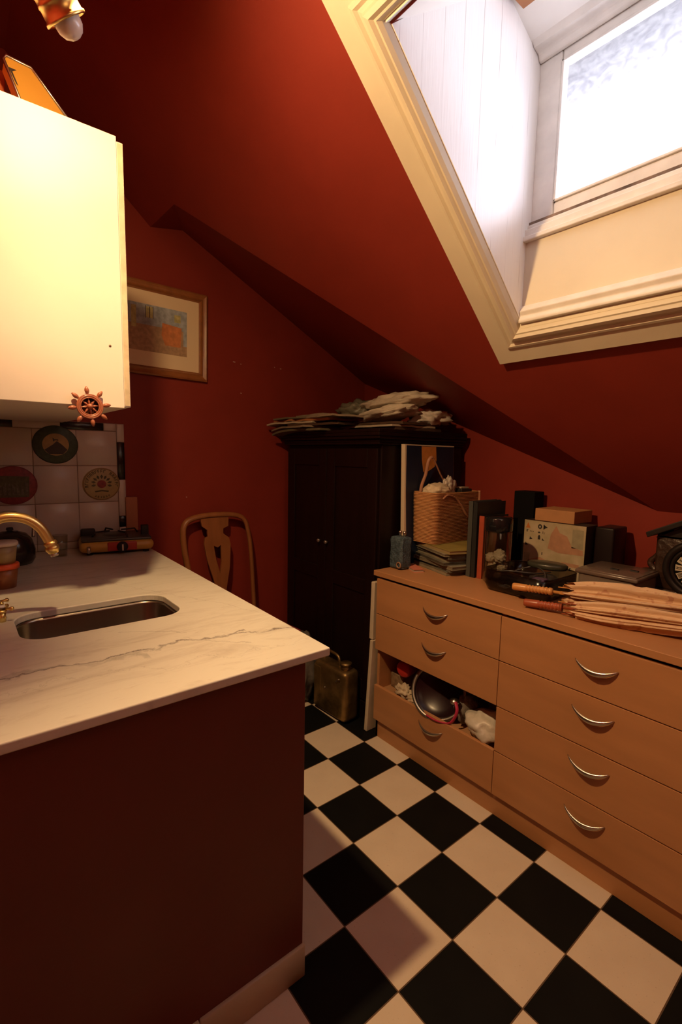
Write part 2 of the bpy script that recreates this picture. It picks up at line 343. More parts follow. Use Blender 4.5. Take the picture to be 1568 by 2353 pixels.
# eaves board of the roof outside, seen through the top of the frosted glass
EAVE = mat('weathered_eaves', (.16, .15, .16), .8, noise_amt=.3, nscale=6)
mb = MB(); mb.prism([(YW+.16, 2.66), (YW+.28, 2.62), (YW+.30, 2.95), (YW+.14, 2.95)], 0, OX0-.05, OX1+.05); struct('trim_eaves', mb, EAVE)
# picture-frame moulding round the opening, on the slope
TRN = Vector((0, .911, 1)).normalized(); TRD = Vector((0, 1, -.911)).normalized()
def slope_pt(x, u, h): return Vector((x, 0, sA(0))) + TRD*u - TRN*h      # u down the slope, h into the room
usc = 1/TRD.y; U = lambda y: y*usc
prof = [(0, 0), (0, .018), (.058, .018), (.062, .024), (.070, .026), (.078, .020), (.088, .022), (.094, .034), (.106, .038), (.114, .030), (.119, .030), (.127, .020), (.132, .004), (.132, -.02)]
ox0, ox1, uy0, uy1 = .547, OX1+.13, U(-.715), U(.19)
W = .132
rect = lambda d, h: [slope_pt(ox0+d, uy1-d, h), slope_pt(ox1-d, uy1-d, h), slope_pt(ox1-d, uy0+d, h), slope_pt(ox0+d, uy0+d, h)]
mb = MB(); rows = [rect(d*1.08, h) for d, h in prof]
vv = [[mb.bm.verts.new(p) for p in r] for r in rows]
for i in range(len(vv)-1):
    for k in range(4):
        f = mb.bm.faces.new([vv[i][k], vv[i][(k+1) % 4], vv[i+1][(k+1) % 4], vv[i+1][k]]); f.smooth = False
struct('trim_dormer', mb, CREAM)
mb = MB(); mb.box((.712, -.16, 2.855), (.775, -.04, 2.90)); struct('trim_batten', mb, mat('bare_brown_timber', (.42, .17, .07), .6, noise_amt=.2))
# paint chips

# ------------------------------------------------------------------ island with marble worktop
ZC = .942
t = thing('kitchen_island', (.0, -1.3, 0), 'dark red boarded counter base with a white tiled plinth under the marble top', 'counter')
IX1, IY1 = .722, -.868
sx0, sx1, sy0, sy1, sr = -.0, .262, -1.435, -1.005, .07
mb = MB(); mb.box((.26+.03, -1.90, .02), (IX1, IY1, ZC-.02)); mb.box((XW+.01, -1.90, .02), (-.03, IY1, ZC-.02)); mb.box((-.04, -.98, .02), (.3, IY1, ZC-.02)); mb.build('panel', REDD, t, bevel=.003)
PLINTH = mat('beige_plinth_tile', (.60, .49, .34), .45, noise_amt=.15, nscale=6)
mb = MB()
y = IY1 + .003
while y > -1.6: mb.rbox((IX1-.004, y-.30, .001), (IX1+.010, y-.001, .096), .002, 1); y -= .302
mb.build('plinth', PLINTH, t)
def rrect(x0, x1, y0, y1, r, n=8):
    pts = []
    for cx, cy, a0 in ((x1-r, y1-r, 0), (x0+r, y1-r, 90), (x0+r, y0+r, 180), (x1-r, y0+r, 270)):
        for k in range(n+1):
            a = R(a0+90*k/n); pts.append((cx+r*math.cos(a), cy+r*math.sin(a)))
    return pts
# worktop with a sink cut-out
mb = MB(); hole = rrect(sx0, sx1, sy0, sy1, sr)
outer = [(.752, -.812), (XW+.004, -.765), (XW+.004, -1.93), (.752, -1.93)]
def plate_with_hole(mb, outer, hole, z0, z1):
    bm = mb.bm; n = len(hole)
    for z, flip in ((z1, False), (z0, True)):
        ov = [bm.verts.new((x, y, z)) for x, y in outer]; hv = [bm.verts.new((x, y, z)) for x, y in hole]
        # four fans: outer corner i with the hole quarter i
        q = n//4
        for i in range(4):
            seg = [hv[(i*q+k) % n] for k in range(q)]
            for a, b in zip(seg, seg[1:]): bm.faces.new([ov[i], a, b])
            nx = hv[((i+1)*q) % n]
            bm.faces.new([ov[i], seg[-1], nx, ov[(i+1) % 4]])
        if flip: lo, lh = ov, hv
        else: hi, hh = ov, hv
    for i in range(4): bm.faces.new([lo[i], lo[(i+1) % 4], hi[(i+1) % 4], hi[i]])
    for i in range(n): bm.faces.new([lh[i], hh[i], hh[(i+1) % n], lh[(i+1) % n]])
plate_with_hole(mb, outer, hole, ZC-.022, ZC)
mt = mb.build('marble_worktop', MARBLE, bevel=.0035, seg=3)
tag(mt, 'white grey-veined marble worktop with a sink cut-out', 'worktop')
# sink bowl
mb = MB(); rings = []
for d, z in ((-.012, ZC-.023), (.001, ZC-.023), (.003, ZC-.03), (.008, ZC-.13), (.03, ZC-.16), (.10, ZC-.168)):
    rings.append([mb.bm.verts.new((x, y, z)) for x, y in rrect(sx0+d, sx1-d, sy0+d, sy1-d, max(sr-d*.4, .02))])
for a, b in zip(rings, rings[1:]):
    for i in range(len(a)): f = mb.bm.faces.new([a[i], a[(i+1) % len(a)], b[(i+1) % len(a)], b[i]]); f.smooth = True
mb.bm.faces.new(rings[-1])
t = thing('kitchen_sink', (.13, -1.22, ZC-.17), 'undermounted stainless steel sink bowl set in the marble', 'sink')
mb.build('bowl', STEEL, t, solid=.0015)
MB().lathe([(.0001, .002), (.028, .002), (.032, 0)], 24, (.13, -1.22, ZC-.1665)).build('drain', CHROME, t)
# brass swan-neck tap
t = thing('brass_tap', (.06, -1.50, ZC), 'polished brass swan-neck tap at the end of the sink', 'tap')
MB().lathe([(.0001, 0), (.030, 0), (.030, .008), (.022, .014), (.017, .03), (.017, .06), (.021, .066), (.014, .075), (.0001, .075)], 28, (.06, -1.505, ZC)).build('tap_body', BRASS, t)
pts = [(.062, -1.505, ZC+.07), (.064, -1.505, 1.13), (.066, -1.500, 1.19), (.068, -1.484, 1.225), (.069, -1.455, 1.243), (.07, -1.42, 1.246), (.07, -1.385, 1.234), (.07, -1.358, 1.208), (.07, -1.340, 1.172), (.07, -1.330, 1.142)]
def smooth_path(p, n=5):
    out = []; p = [Vector(q) for q in p]
    for i in range(len(p)-1):
        a, b, c, d = p[max(i-1, 0)], p[i], p[i+1], p[min(i+2, len(p)-1)]
        for k in range(n):
            s = k/n; out.append(.5*((2*b)+(c-a)*s+(2*a-5*b+4*c-d)*s*s+(3*b-a-3*c+d)*s**3))
    out.append(p[-1]); return out
MB().tube(smooth_path(pts), .0140, 18).build('spout', BRASS, t)
mb = MB(); mb.M = Matrix.Translation((.07, -1.3335, 1.155)) @ Matrix.Rotation(R(14), 4, 'X')
mb.lathe([(.0001, .014), (.016, .014), (.019, .007), (.0155, .001), (.019, -.004), (.019, -.011), (.015, -.019), (.013, -.023), (.0001, -.023)], 24); mb.build('spout_collar', BRASS, t)
mb = MB(); mb.M = Matrix.Translation((.07, -1.3285, 1.133)) @ Matrix.Rotation(R(14), 4, 'X'); mb.cyl(.011, -.010, 20); mb.build('aerator', CHROME, t)
for hx, hy, tg in ((-.035, -1.468, 20), (.045, -1.462, 60)):
    mb = MB(); mb.cyl(.010, .028, 18, (hx, hy, ZC)); mb.cyl(.013, .006, 18, (hx, hy, ZC+.028))
    h = mb.build('handle', BRASS, t)
    mb = MB(); mb.M = Matrix.Translation((hx, hy, ZC+.038)) @ Matrix.Rotation(R(tg), 4, 'Z')
    for k in range(4):
        mb2 = Matrix.Rotation(k*math.pi/2, 4, 'Z'); m0 = mb.M; mb.M = m0 @ mb2; mb.tube([(.004, 0, 0), (.020, 0, 0), (.024, 0, 0), (.030, 0, 0), (.033, 0, 0)], [.0035, .0035, .006, .006, .002], 10); mb.M = m0
    mb.build('handle_cross', BRASS, h)
    MB().cyl(.009, .006, 18, (hx, hy, ZC+.041)).build('handle_button', WHITEP, h)

# ------------------------------------------------------------------ splashback tiles and round plates
TILE = mat('white_glazed_tile', (.60, .53, .47), .3, noise_amt=.06, nscale=5); TBLK = mat('black_glazed_tile', (.012, .012, .014), .25); GROUT = mat('grout', (.36, .27, .20), .8)
mb = MB(); mb.mi = 2; mb.box((XW+.001, -1.92, ZC), (XW+.004, -.832, 1.578))
ys = [-.8710 - .1875*k for k in range(6)]; zs = [1.537, 1.36, 1.174, .978]
mb.mi = 0
for i in range(5):
    for a, b in zip(zs, zs[1:]): mb.rbox((XW+.002, ys[i+1]+.0015, b+.0015), (XW+.009, ys[i]-.0015, a-.0015), .0015, 1)
    mb.rbox((XW+.002, ys[i+1]+.0015, ZC+.001), (XW+.009, ys[i]-.0015, .9765), .0015, 1)
zz = 1.576; blk = False; seq = [(1.576, 1.482, 0), (1.482, 1.287, 1), (1.287, 1.094, 0), (1.094, 1.035, 1), (1.035, .943, 0)]
for a, b, c in seq: mb.mi = c; mb.rbox((XW+.002, -.869, b+.001), (XW+.010, -.833, a-.001), .0015, 1)
for a, b, c in [(-.871, -.931, 0), (-.931, -1.126, 1), (-1.126, -1.32, 0), (-1.32, -1.52, 1), (-1.52, -1.8, 0)]: mb.mi = c; mb.rbox((XW+.002, b+.001, 1.539), (XW+.010, a-.001, 1.576), .0015, 1)
o = mb.build('tiled_splashback', [TILE, TBLK, GROUT]); tag(o, 'white tiled splashback with a black and white border above the worktop', 'splashback')
def plate(name, y, z, r, base, parts, label, sy=.94):
    t = thing(name, (XW+.011, y, z), label, 'wall plate')
    mb = MB(); mb.M = Matrix.Translation((XW+.0095, y, z)) @ Matrix.Diagonal((1, 1, sy, 1)); mb.lathe([(.0001, .006), (r*.94, .006), (r, .003), (r, 0), (.0001, 0)], 48, (0,0,0), 'X'); mb.build('plate_disc', base, t)
    for pn, pm, fn in parts:
        mb = MB(); mb.M = Matrix.Translation((XW+.0158, y, z)) @ Matrix.Diagonal((1, 1, sy, 1)); fn(mb, r); mb.build(pn, pm, t)
    return t
def flat(mb, pts, h=.0012): mb.prism(pts, 0, 0, h)
def ring(mb, r0, r1, a0=0, a1=360, n=40, h=.001):
    for k in range(n):
        t0, t1 = R(a0+(a1-a0)*k/n), R(a0+(a1-a0)*(k+1)/n)
        flat(mb, [(r0*math.cos(t0), r0*math.sin(t0)), (r1*math.cos(t0), r1*math.sin(t0)), (r1*math.cos(t1), r1*math.sin(t1)), (r0*math.cos(t1), r0*math.sin(t1))], h)
GRN = mat('dark_green_print', (.050, .075, .045), .5, noise_amt=.4, nscale=60); OCH = mat('ochre_print', (.42, .27, .10), .5, noise_amt=.2, nscale=50); DKB = mat('dark_brown_print', (.045, .03, .025), .5)
YEL = mat('pale_yellow_print', (.44, .34, .15), .5, noise_amt=.12, nscale=50); RPR = mat('crimson_print', (.30, .035, .04), .5, noise_amt=.4, nscale=60); OLV = mat('olive_print', (.11, .10, .045), .5, noise_amt=.5, nscale=90)
def hillfn(mb, r):
    ring(mb, .0001, r*.58, 0, 360, 36, .0008)
def hill2(mb, r):
    flat(mb, [(-.5*r, -.28*r), (-.15*r, -.02*r), (.05*r, .18*r), (.25*r, .02*r), (.5*r, -.26*r), (.3*r, -.5*r), (-.3*r, -.5*r)], .0018)
    flat(mb, [(-.10*r, .15*r), (-.13*r, .36*r), (-.05*r, .28*r), (.10*r, .28*r), (.12*r, .14*r), (.08*r, .22*r), (-.04*r, .22*r)], .0018)
def glyphs(mb, r, a0, a1, n, s=.09, seed=1):
    rr = random.Random(seed)
    for k in range(n):
        a = R(a0+(a1-a0)*k/max(n-1, 1)); c = Vector((0, .80*r*math.cos(a), .80*r*math.sin(a)))
        m0 = mb.M.copy(); mb.M = m0 @ Matrix.Translation(c) @ Matrix.Rotation(a-math.pi/2, 4, 'X')
        w = s*r
        flat(mb, [(-w*.6, -w), (-w*.25, -w), (-w*.25, w), (-w*.6, w)], .0014)
        if rr.random() < .75: flat(mb, [(-w*.3, w*.6), (w*.6, w*.6), (w*.6, w), (-w*.3, w)], .0014)
        if rr.random() < .7: flat(mb, [(-w*.3, -w*.2), (w*.5, -w*.2), (w*.5, w*.15), (-w*.3, w*.15)], .0014)
        if rr.random() < .6: flat(mb, [(w*.25, -w), (w*.6, -w), (w*.6, w), (w*.25, w)], .0014)
        mb.M = m0
plate('round_plate', -1.149, 1.462, .098, GRN, [('sky_print', OCH, hillfn), ('hill_print', DKB, hill2)], 'dark green round plate showing a dark hill against an ochre sky')
def leaves(mb, r):
    for k in range(9):
        a = R(-15+26*k); c = (.30*r*math.cos(a), .30*r*math.sin(a)+.02*r)
        flat(mb, [(c[0], c[1]), (c[0]+.16*r*math.cos(a+.5), c[1]+.16*r*math.sin(a+.5)), (c[0]+.27*r*math.cos(a), c[1]+.27*r*math.sin(a)), (c[0]+.16*r*math.cos(a-.5), c[1]+.16*r*math.sin(a-.5))], .0012)
    flat(mb, [(-.38*r, -.42*r), (0, -.36*r), (.38*r, -.42*r), (.34*r, -.50*r), (0, -.44*r), (-.34*r, -.50*r)], .0012)
plate('round_plate', -.951, 1.266, .089, YEL, [('rim_line', mat('brown_print', (.20, .10, .04), .5), lambda mb, r: ring(mb, r*.93, r*.96)), ('leaf_print', OLV, leaves), ('centre_print', RPR, lambda mb, r: ring(mb, .0001, r*.24, 0, 360, 20, .0022)),
      ] + [('letter', OLV, (lambda mb, r, a=a, sd=sd, ss=ss: glyphs(mb, r, a, a+.001, 1, ss, seed=sd))) for a, sd, ss in [(190-11.2*k, 4+k, .09) for k in range(11)] + [(52-12*k, 30+k, .09) for k in range(6)] + [(-115+10.6*k, 50+k, .06) for k in range(6)]], 'pale yellow round plate with a crimson emblem and dark lettering round its rim')
def scenefn(mb, r): flat(mb, [(-.68*r, -.62*r), (.62*r, -.62*r), (.66*r, .45*r), (-.7*r, .5*r)], .0012)
def scene2(mb, r):
    for k in range(7): x = -.6*r+k*.18*r; flat(mb, [(x, -.5*r), (x+.11*r, -.5*r), (x+.11*r, (-.1+.35*rnd.random())*r), (x, (-.1+.35*rnd.random())*r)], .0022)
plate('round_plate', -1.329, 1.268, .096, RPR, [('scene_print', OLV, scenefn), ('street_print', mat('greenish_cream_print', (.20, .16, .10), .6, noise_amt=.6, nscale=80), scene2)], 'crimson-rimmed round plate with a printed olive street scene')

# ------------------------------------------------------------------ wall cabinet, ship wheel
t = thing('wall_cabinet', (-.48, -1.4, 1.57), 'white laminate wall cabinet hanging above the worktop', 'cabinet')
mb = MB(); mb.box((.052, -1.75, 1.570), (.070, -1.116, 2.358)); mb.box((XW+.002, -1.75, 1.570), (.052, -1.116, 1.588)); mb.box((XW+.002, -1.75, 2.34), (.052, -1.116, 2.358)); mb.box((XW+.002, -1.75, 1.588), (XW+.02, -1.116, 2.34)); mb.box((XW+.02, -1.75, 1.588), (.052, -1.735, 2.34))
mb.build('body', CABW, t, bevel=.0012)
mb = MB(); mb.cyl(.0035, .001, 14, (.0700, -1.152, 1.754), 'X'); mb.build('screw_hole', mat('brown_hole', (.16, .08, .03), .6), t)
WORN = mat('worn_door_edge', (.66, .54, .36), .5, noise_amt=.25, nscale=30)
for i, (a, b) in enumerate(((-.48, .066), (XW+.006, -.484))):
    d = MB().box((a, -1.1145, 1.574), (b, -1.096, 2.347)).build('door', CABW, t, bevel=.002)
    MB().box((b-.0005, -1.113, 1.578), (b+.0012, -1.0975, 2.343)).build('door_edge', WORN, d)
    MB().lathe([(.0001, 0), (.006, 0), (.006, .012), (.014, .018), (.014, .024), (.0001, .027)], 20, (a+.05, -1.096, 1.64), 'Y').build('knob', CHROME, d)
WHL = mat('copper_toned_wood', (.40, .13, .065), .35, noise_amt=.25, nscale=60)
t = thing('ship_wheel_ornament', (.075, -1.2175, 1.567), 'small reddish ship wheel ornament fixed over the lower edge of the wall cabinet', 'ornament')
wc = (.082, -1.2175, 1.567)
def torus(mb, c, R0, r0, ax='X', n=40, k=12, sq=1):
    prof = [(R0+r0*math.cos(2*math.pi*i/k), r0*sq*math.sin(2*math.pi*i/k)) for i in range(k)]; mb.lathe(prof, n, c, ax, closed=True)
mb = MB(); torus(mb, wc, .0305, .0055, sq=1.2); torus(mb, (wc[0]+.004, wc[1], wc[2]), .0345, .0022); torus(mb, (wc[0]+.004, wc[1], wc[2]), .0255, .002); mb.build('rim', WHL, t)
mb = MB(); mb.lathe([(.0001, .012), (.006, .011), (.0085, .004), (.0085, -.006), (.0001, -.008)], 20, wc, 'X'); mb.build('hub', WHL, t)
mb = MB(); mb.lathe([(.0001, 0), (.029, 0), (.029, .002), (.0001, .002)], 28, (wc[0]-.006, wc[1], wc[2]), 'X'); mb.build('mirror_backing', mat('dark_glossy_backing', (.10, .05, .035), .15, metal=.6), t)
for k in range(8):
    a = R(8+45*k); d = Vector((0, math.cos(a), math.sin(a))); c = Vector(wc)
    MB().tube([c+d*q for q in (.006, .013, .019, .026)], [.0022, .0036, .002, .002], 8).build('spoke', WHL, t)
    MB().tube([c+d*q for q in (.034, .038, .041, .047, .053, .059)], [.0035, .0035, .0056, .0068, .0052, .0016], 10).build('handle', WHL, t)

# things standing on top of the cabinet
ORG = mat('orange_yellow_enamel', (.82, .42, .06), .35, noise_amt=.08, nscale=10); ORR = mat('burnt_orange_card', (.62, .14, .035), .5)
t = thing('yellow_tin_box', (-.23, -1.25, 2.358), 'yellow-orange metal-edged box with slanting sides on top of the cabinet', 'box')
pts = [(-1.356, 2.610), (-1.350, 2.617), (-1.288, 2.614), (-1.280, 2.607), (-1.13, 2.44), (-1.13, 2.359), (-1.265, 2.359)]
MB().prism(pts, 0, -.275, -.205).build('body', ORG, t, bevel=.004)
MB().tube([(-.205, y, z) for y, z in [(-1.262, 2.36), (-1.357, 2.605), (-1.350, 2.618), (-1.286, 2.614), (-1.278, 2.606), (-1.128, 2.44)]], .0045, 10).build('metal_edge', CHROME, t)
MB().prism([(-1.345, 2.588), (-1.325, 2.588), (-1.336, 2.580), (-1.322, 2.545), (-1.328, 2.550), (-1.343, 2.583)], 0, -.2045, -.2035).build('arrow_mark', DKB, t)
mb = MB().box((-.42, -1.62, 2.359), (-.32, -1.345, 2.64)); tag(mb.build('orange_box', ORR, bevel=.003), 'burnt orange box behind the yellow box on the cabinet', 'box')

# ------------------------------------------------------------------ spotlights
def spot(name, at, direction, label, lit):
    d = Vector(direction).normalized(); q = Vector((0, 0, -1)).rotation_difference(d).to_matrix().to_4x4()
    t = thing(name, at, label, 'spotlight', 'brass ceiling spotlights')
    M = Matrix.Translation(at) @ q
    mb = MB(); mb.M = M
    mb.lathe([(.0001, .105), (.020, .105), (.034, .085), (.037, .07), (.037, .045), (.0385, .043), (.0385, .039), (.037, .037), (.037, .030), (.0385, .028), (.0385, .024), (.037, .022), (.038, .004), (.041, .002), (.041, -.003), (.037, -.004), (.036, 0), (.034, .06), (.0001, .07)], 40)
    mb.build('housing', BRASS, t, smooth=True)
    mb = MB(); mb.M = M; mb.lathe([(.018, .03), (.024, .012), (.027, -.002), (.0255, -.016), (.018, -.027), (.008, -.032), (.0001, -.033)], 32)
    mb.build('bulb', (BULB_ON if lit else BULB), t, smooth=True)
    top = Vector(at) - d*.10
    MB().tube([top, top+Vector((0, 0, .04)), Vector((top.x, top.y, ZT-.005))], .006, 10).build('stem', BRASS, t)
    MB().cyl(.04, .012, 28, (top.x, top.y, ZT-.012)).build('ceiling_rose', BRASS, t)
    return t
BULB = mat('opal_bulb_glass', (.78, .66, .56), .25); BULB_ON = mat('glowing_bulb_glass', (.9, .8, .6), .3, emit=(1.0, .62, .3), es=5)
spot('brass_spotlight', (.515, -1.322, 2.288), (-.40, .90, -1), 'unlit brass spotlight with a white bulb above the cabinet', False)

ax_ = Vector((.57, -.33, -.75)).normalized(); hp = LAMP - ax_*.043  # lamp head out of view, its housing tilted to shade the upper slope
d = ax_; q_ = Vector((0, 0, -1)).rotation_difference(d).to_matrix().to_4x4()
t = thing('brass_spotlight', tuple(hp), 'lit brass spotlight just above the unlit one', 'spotlight', 'brass ceiling spotlights')
mb = MB(); mb.M = Matrix.Translation(hp) @ q_
mb.lathe([(.0001, .095), (.020, .095), (.034, .080), (.038, .05), (.038, .012), (.041, .006), (.041, .0), (.036, 0), (.034, .05), (.0001, .06)], 40); mb.build('housing', BRASS, t, smooth=True)
mb = MB(); mb.M = Matrix.Translation(hp) @ q_; mb.lathe([(.014, .045), (.018, .02), (.016, .010), (.009, .005), (.0001, .004)], 28); mb.build('bulb', BULB_ON, t, smooth=True)
top = hp - d*.09
MB().tube([top, top+Vector((0, 0, .04)), Vector((top.x, top.y, ZT-.005))], .006, 10).build('stem', BRASS, t)
MB().cyl(.04, .012, 28, (top.x, top.y, ZT-.012)).build('ceiling_rose', BRASS, t)

# ------------------------------------------------------------------ framed picture
t = thing('framed_picture', (XW+.012, -.70, 2.08), 'brown and gilt framed picture with a cream mount on the red wall', 'picture')
cM = Matrix.Translation((XW+.002, -.67, 2.082)) @ Matrix.Rotation(R(-.9), 4, 'X')
fw, fh = .30, .238
mb = MB(); mb.M = cM
pf = [(0, 0), (0, .020), (.008, .026), (.018, .020), (.026, .018), (.034, .022), (.040, .014), (.046, .010), (.046, 0)]
rows = [[mb.bm.verts.new(cM @ Vector((h, sy_*(fw-d), sz*(fh-d)))) for sy_, sz in ((1, 1), (-1, 1), (-1, -1), (1, -1))] for d, h in pf]
for a, b in zip(rows, rows[1:]):
    for k in range(4): mb.bm.faces.new([a[k], a[(k+1) % 4], b[(k+1) % 4], b[k]])
mb.build('frame', GOLDF, t)
mb = MB(); mb.M = cM; mb.box((.001, -fw+.044, -fh+.044), (.007, fw-.044, fh-.044)); mb.build('mount', MATB, t)
PB = mat('muted_blue_paint', (.46, .52, .58), .7, noise_amt=.4, nscale=40); PBR = mat('brown_paint', (.52, .34, .20), .7, noise_amt=.35, nscale=50)
mb = MB(); mb.M = cM; mb.box((.007, -.17, -.115), (.0076, .185, .125)); art = mb.build('print', PBR, t)
mb = MB(); mb.M = cM; mb.box((.0076, -.17, .02), (.0080, .185, .125)); mb.box((.0076, .165, -.06), (.0081, .185, .03)); mb.build('blue_area', PB, art)
mb = MB(); mb.M = cM; mb.prism([(.05, .045), (.155, .035), (.15, -.07), (.065, -.07), (.045, -.02)], 0, .0080, .0084); mb.build('orange_area', mat('orange_paint', (.72, .26, .09), .7, noise_amt=.3, nscale=40), art)
YA = mat('dull_yellow_paint', (.60, .56, .24), .7, noise_amt=.4, nscale=50)
for a_, b_ in (((.0080, -.035, .058), (.0084, .0, .115)), ((.0080, .115, .06), (.0084, .15, .10)), ((.0080, -.11, .0), (.0084, -.085, .11))):
    mb = MB(); mb.M = cM; mb.box(a_, b_); mb.build('yellow_area', YA, art)
for a_, b_ in (((.0084, -.018, .058), (.0087, -.014, .115)), ((.0084, -.038, .055), (.0087, -.035, .118)), ((.0084, 0, .055), (.0087, .003, .118))):
    mb = MB(); mb.M = cM; mb.box(a_, b_); mb.build('dark_line', DKB, art)

# paint chips on the wall
CHIP = mat('exposed_plaster', (.62, .5, .42), .8)
for y, z, w in [(-.194, 1.979, .010), (-.15, 1.972, .004), (.13, 1.978, .006), (.085, 1.982, .003), (-.15, 1.80, .006), (-.50, 1.18, .004)]:
    MB().prism([(y-w, z), (y-w*.3, z+.003), (y+w, z+.001), (y+w*.4, z-.003)], 0, XW, XW+.0008).build('paint_chip', CHIP, WF)

# ------------------------------------------------------------------ items on the counter
t = thing('camping_stove', (-.87, -.93, ZC), 'portable yellow gas stove with a black burner top beside the tiles', 'stove')
def ell(rx, ry, n=40): return [(math.cos(2*math.pi*k/n), math.sin(2*math.pi*k/n)) for k in range(n)]
STY = mat('mustard_enamel', (.50, .30, .06), .4); cs = Vector((-.88, -.925, ZC)); SR = -10
M = Matrix.Translation(cs) @ Matrix.Rotation(R(SR), 4, 'Z')
mb = MB(); mb.M = M; mb.rbox((-.13, -.165, .012), (.13, .165, .066), .03, 4); mb.build('body', STY, t, smooth=True)
mb = MB(); mb.M = M; mb.rbox((-.118, -.155, .062), (.118, .155, .078), .012, 3); mb.lathe([(.0001, .085), (.055, .084), (.065, .076)], 28); mb.build('burner_tray', mat('dark_grey_enamel', (.05, .045, .04), .35), t, smooth=True)
mb = MB(); mb.M = M
for k in range(4):
    a = k*math.pi/2+.4; d = Vector((math.cos(a), math.sin(a), 0)); mb.tube([d*.03+Vector((0, 0, .10)), d*.10+Vector((0, 0, .10)), d*.115+Vector((0, 0, .078))], .004, 8)
mb.rbox((.02, .115, .07), (.05, .150, .125), .004); mb.rbox((-.06, -.155, .07), (-.01, -.09, .108), .008)
mb.build('pan_support', BLACK, t)
mb = MB(); mb.M = M; mb.rbox((.122, -.045, .018), (.134, .085, .062), .008, 3); mb.build('control_panel', mat('red_panel', (.36, .03, .02), .4), t, smooth=True)
mb = MB(); mb.M = M; mb.cyl(.026, .022, 24, (.13, .02, .038), 'X', .022); k_ = mb.build('knob', BLACK, t)
mb = MB(); mb.M = M; mb.box((.150, .017, .022), (.154, .023, .052)); mb.build('knob_grip', CHROME, k_)
mb = MB(); mb.M = M
for fx_, fy_ in ((.09, -.12), (.09, .13), (-.09, -.12), (-.09, .13)):
    mb = MB(); mb.M = M; mb.cyl(.014, .014, 14, (fx_, fy_, 0)); mb.build('foot', BLACK, t)
mb = MB(); mb.M = M; mb.tube([(.132, -.125, .02), (.140, -.125, .03), (.132, -.125, .045)], .008, 10); mb.build('catch', CHROME, t)
WB = mat('reddish_board', (.46, .17, .085), .5, noise_amt=.2, nscale=10, stretch=(1,1,.2))
o = MB().box((XW+.004, -.838, ZC), (XW+.022, -.778, 1.194)).build('wooden_board', WB, bevel=.003); tag(o, 'narrow reddish wooden board standing beside the tile edge behind the stove', 'board')
t = thing('black_kettle', (-.80, -1.36, ZC), 'black rounded kettle behind the brass tap', 'kettle')
mb = MB(); mb.lathe([(.0001, 0), (.078, 0), (.09, .02), (.092, .06), (.08, .105), (.06, .13), (.035, .14), (.0001, .145)], 36, (-.80, -1.37, ZC)); mb.build('body', mat('black_enamel', (.02, .015, .013), .18), t, smooth=True)
mb = MB(); mb.lathe([(.0001, .16), (.012, .158), (.014, .148), (.006, .143), (.03, .141), (.045, .134)], 24, (-.80, -1.37, ZC)); mb.build('lid', BLACK, t, smooth=True)
MB().tube(smooth_path([(-.80, -1.455, ZC+.10), (-.80, -1.46, ZC+.18), (-.80, -1.37, ZC+.225), (-.80, -1.29, ZC+.18), (-.80, -1.285, ZC+.11)]), .007, 10).build('handle', CHROME, t)
t = thing('glass_tumbler', (-.86, -1.18, ZC), 'small clear tumbler standing between the kettle and the stove', 'glass')
mb = MB(); mb.lathe([(.0001, .004), (.026, .004), (.032, .10), (.034, .10), (.029, 0), (.0001, 0)], 28, (-.86, -1.175, ZC)); mb.build('glass_body', GLASS, t, smooth=True)
cup = [(.0001, 0), (.034, 0), (.043, .075), (.046, .077), (.046, .086), (.0001, .086)]
t = thing('food_tub', (-.375, -1.42, ZC), 'orange-red rimmed plastic tub at the bottom of the two stacked tubs', 'tub', 'stacked plastic tubs')
MB().lathe([(.0001, 0), (.035, 0), (.044, .075), (.0001, .075)], 32, (-.375, -1.425, ZC)).build('tub_body', mat('orange_brown_plastic', (.40, .15, .05), .4, noise_amt=.5, nscale=25), t)
MB().lathe([(.0001, .088), (.046, .088), (.048, .084), (.048, .070), (.043, .070)], 32, (-.375, -1.425, ZC)).build('rim', mat('orange_red_plastic', (.72, .10, .03), .35), t)
t = thing('food_tub', (-.375, -1.42, ZC+.089), 'yellow-green plastic tub with a clear lid stacked on the orange-red tub', 'tub', 'stacked plastic tubs')
MB().lathe([(.0001, 0), (.036, 0), (.044, .066), (.0001, .066)], 32, (-.375, -1.425, ZC+.089)).build('tub_body', mat('olive_yellow_plastic', (.34, .26, .08), .4, noise_amt=.35, nscale=25, col2=(.30, .20, .13)), t)
MB().lathe([(.0001, .078), (.045, .078), (.048, .073), (.048, .064), (.043, .064)], 32, (-.375, -1.425, ZC+.089)).build('lid', mat('milky_lid', (.55, .45, .38), .35), t)

# ------------------------------------------------------------------ dining chair
t = thing('dining_chair', (-.67, -.34, 0), 'oak chair with a vase-shaped back splat and dark red seat behind the island', 'chair')
cx = -.92
fr = [(-.50, .50), (-.535, .792), (-.547, .87), (-.553, .965), (-.545, 1.022), (-.513, 1.055), (-.435, 1.073), (-.332, 1.076), (-.225, 1.066), (-.170, 1.036), (-.146, .969), (-.130, .823), (-.122, .52), (-.12, .45)]
def bow(z): return cx - .04*max(0, (z-.45)/.6)
mb = MB(); mb.tube(smooth_path([(bow(z), y, z) for y, z in fr], 5), .0175, 12, flat=.75); mb.build('back_frame', CHAIRW, t)
splat = [(-.45, 1.060), (-.275, 1.062), (-.278, 1.005), (-.31, .993), (-.312, .963), (-.276, .935), (-.267, .889), (-.277, .763), (-.303, .634), (-.315, .50), (-.36, .50), (-.379, .682), (-.418, .816), (-.432, .906), (-.427, .944), (-.409, .952), (-.411, .991), (-.441, 1.013)]
L_ = [(-.45, 1.060), (-.441, 1.013), (-.411, .991), (-.409, .952), (-.427, .944), (-.432, .906), (-.418, .816), (-.379, .682), (-.36, .50)]
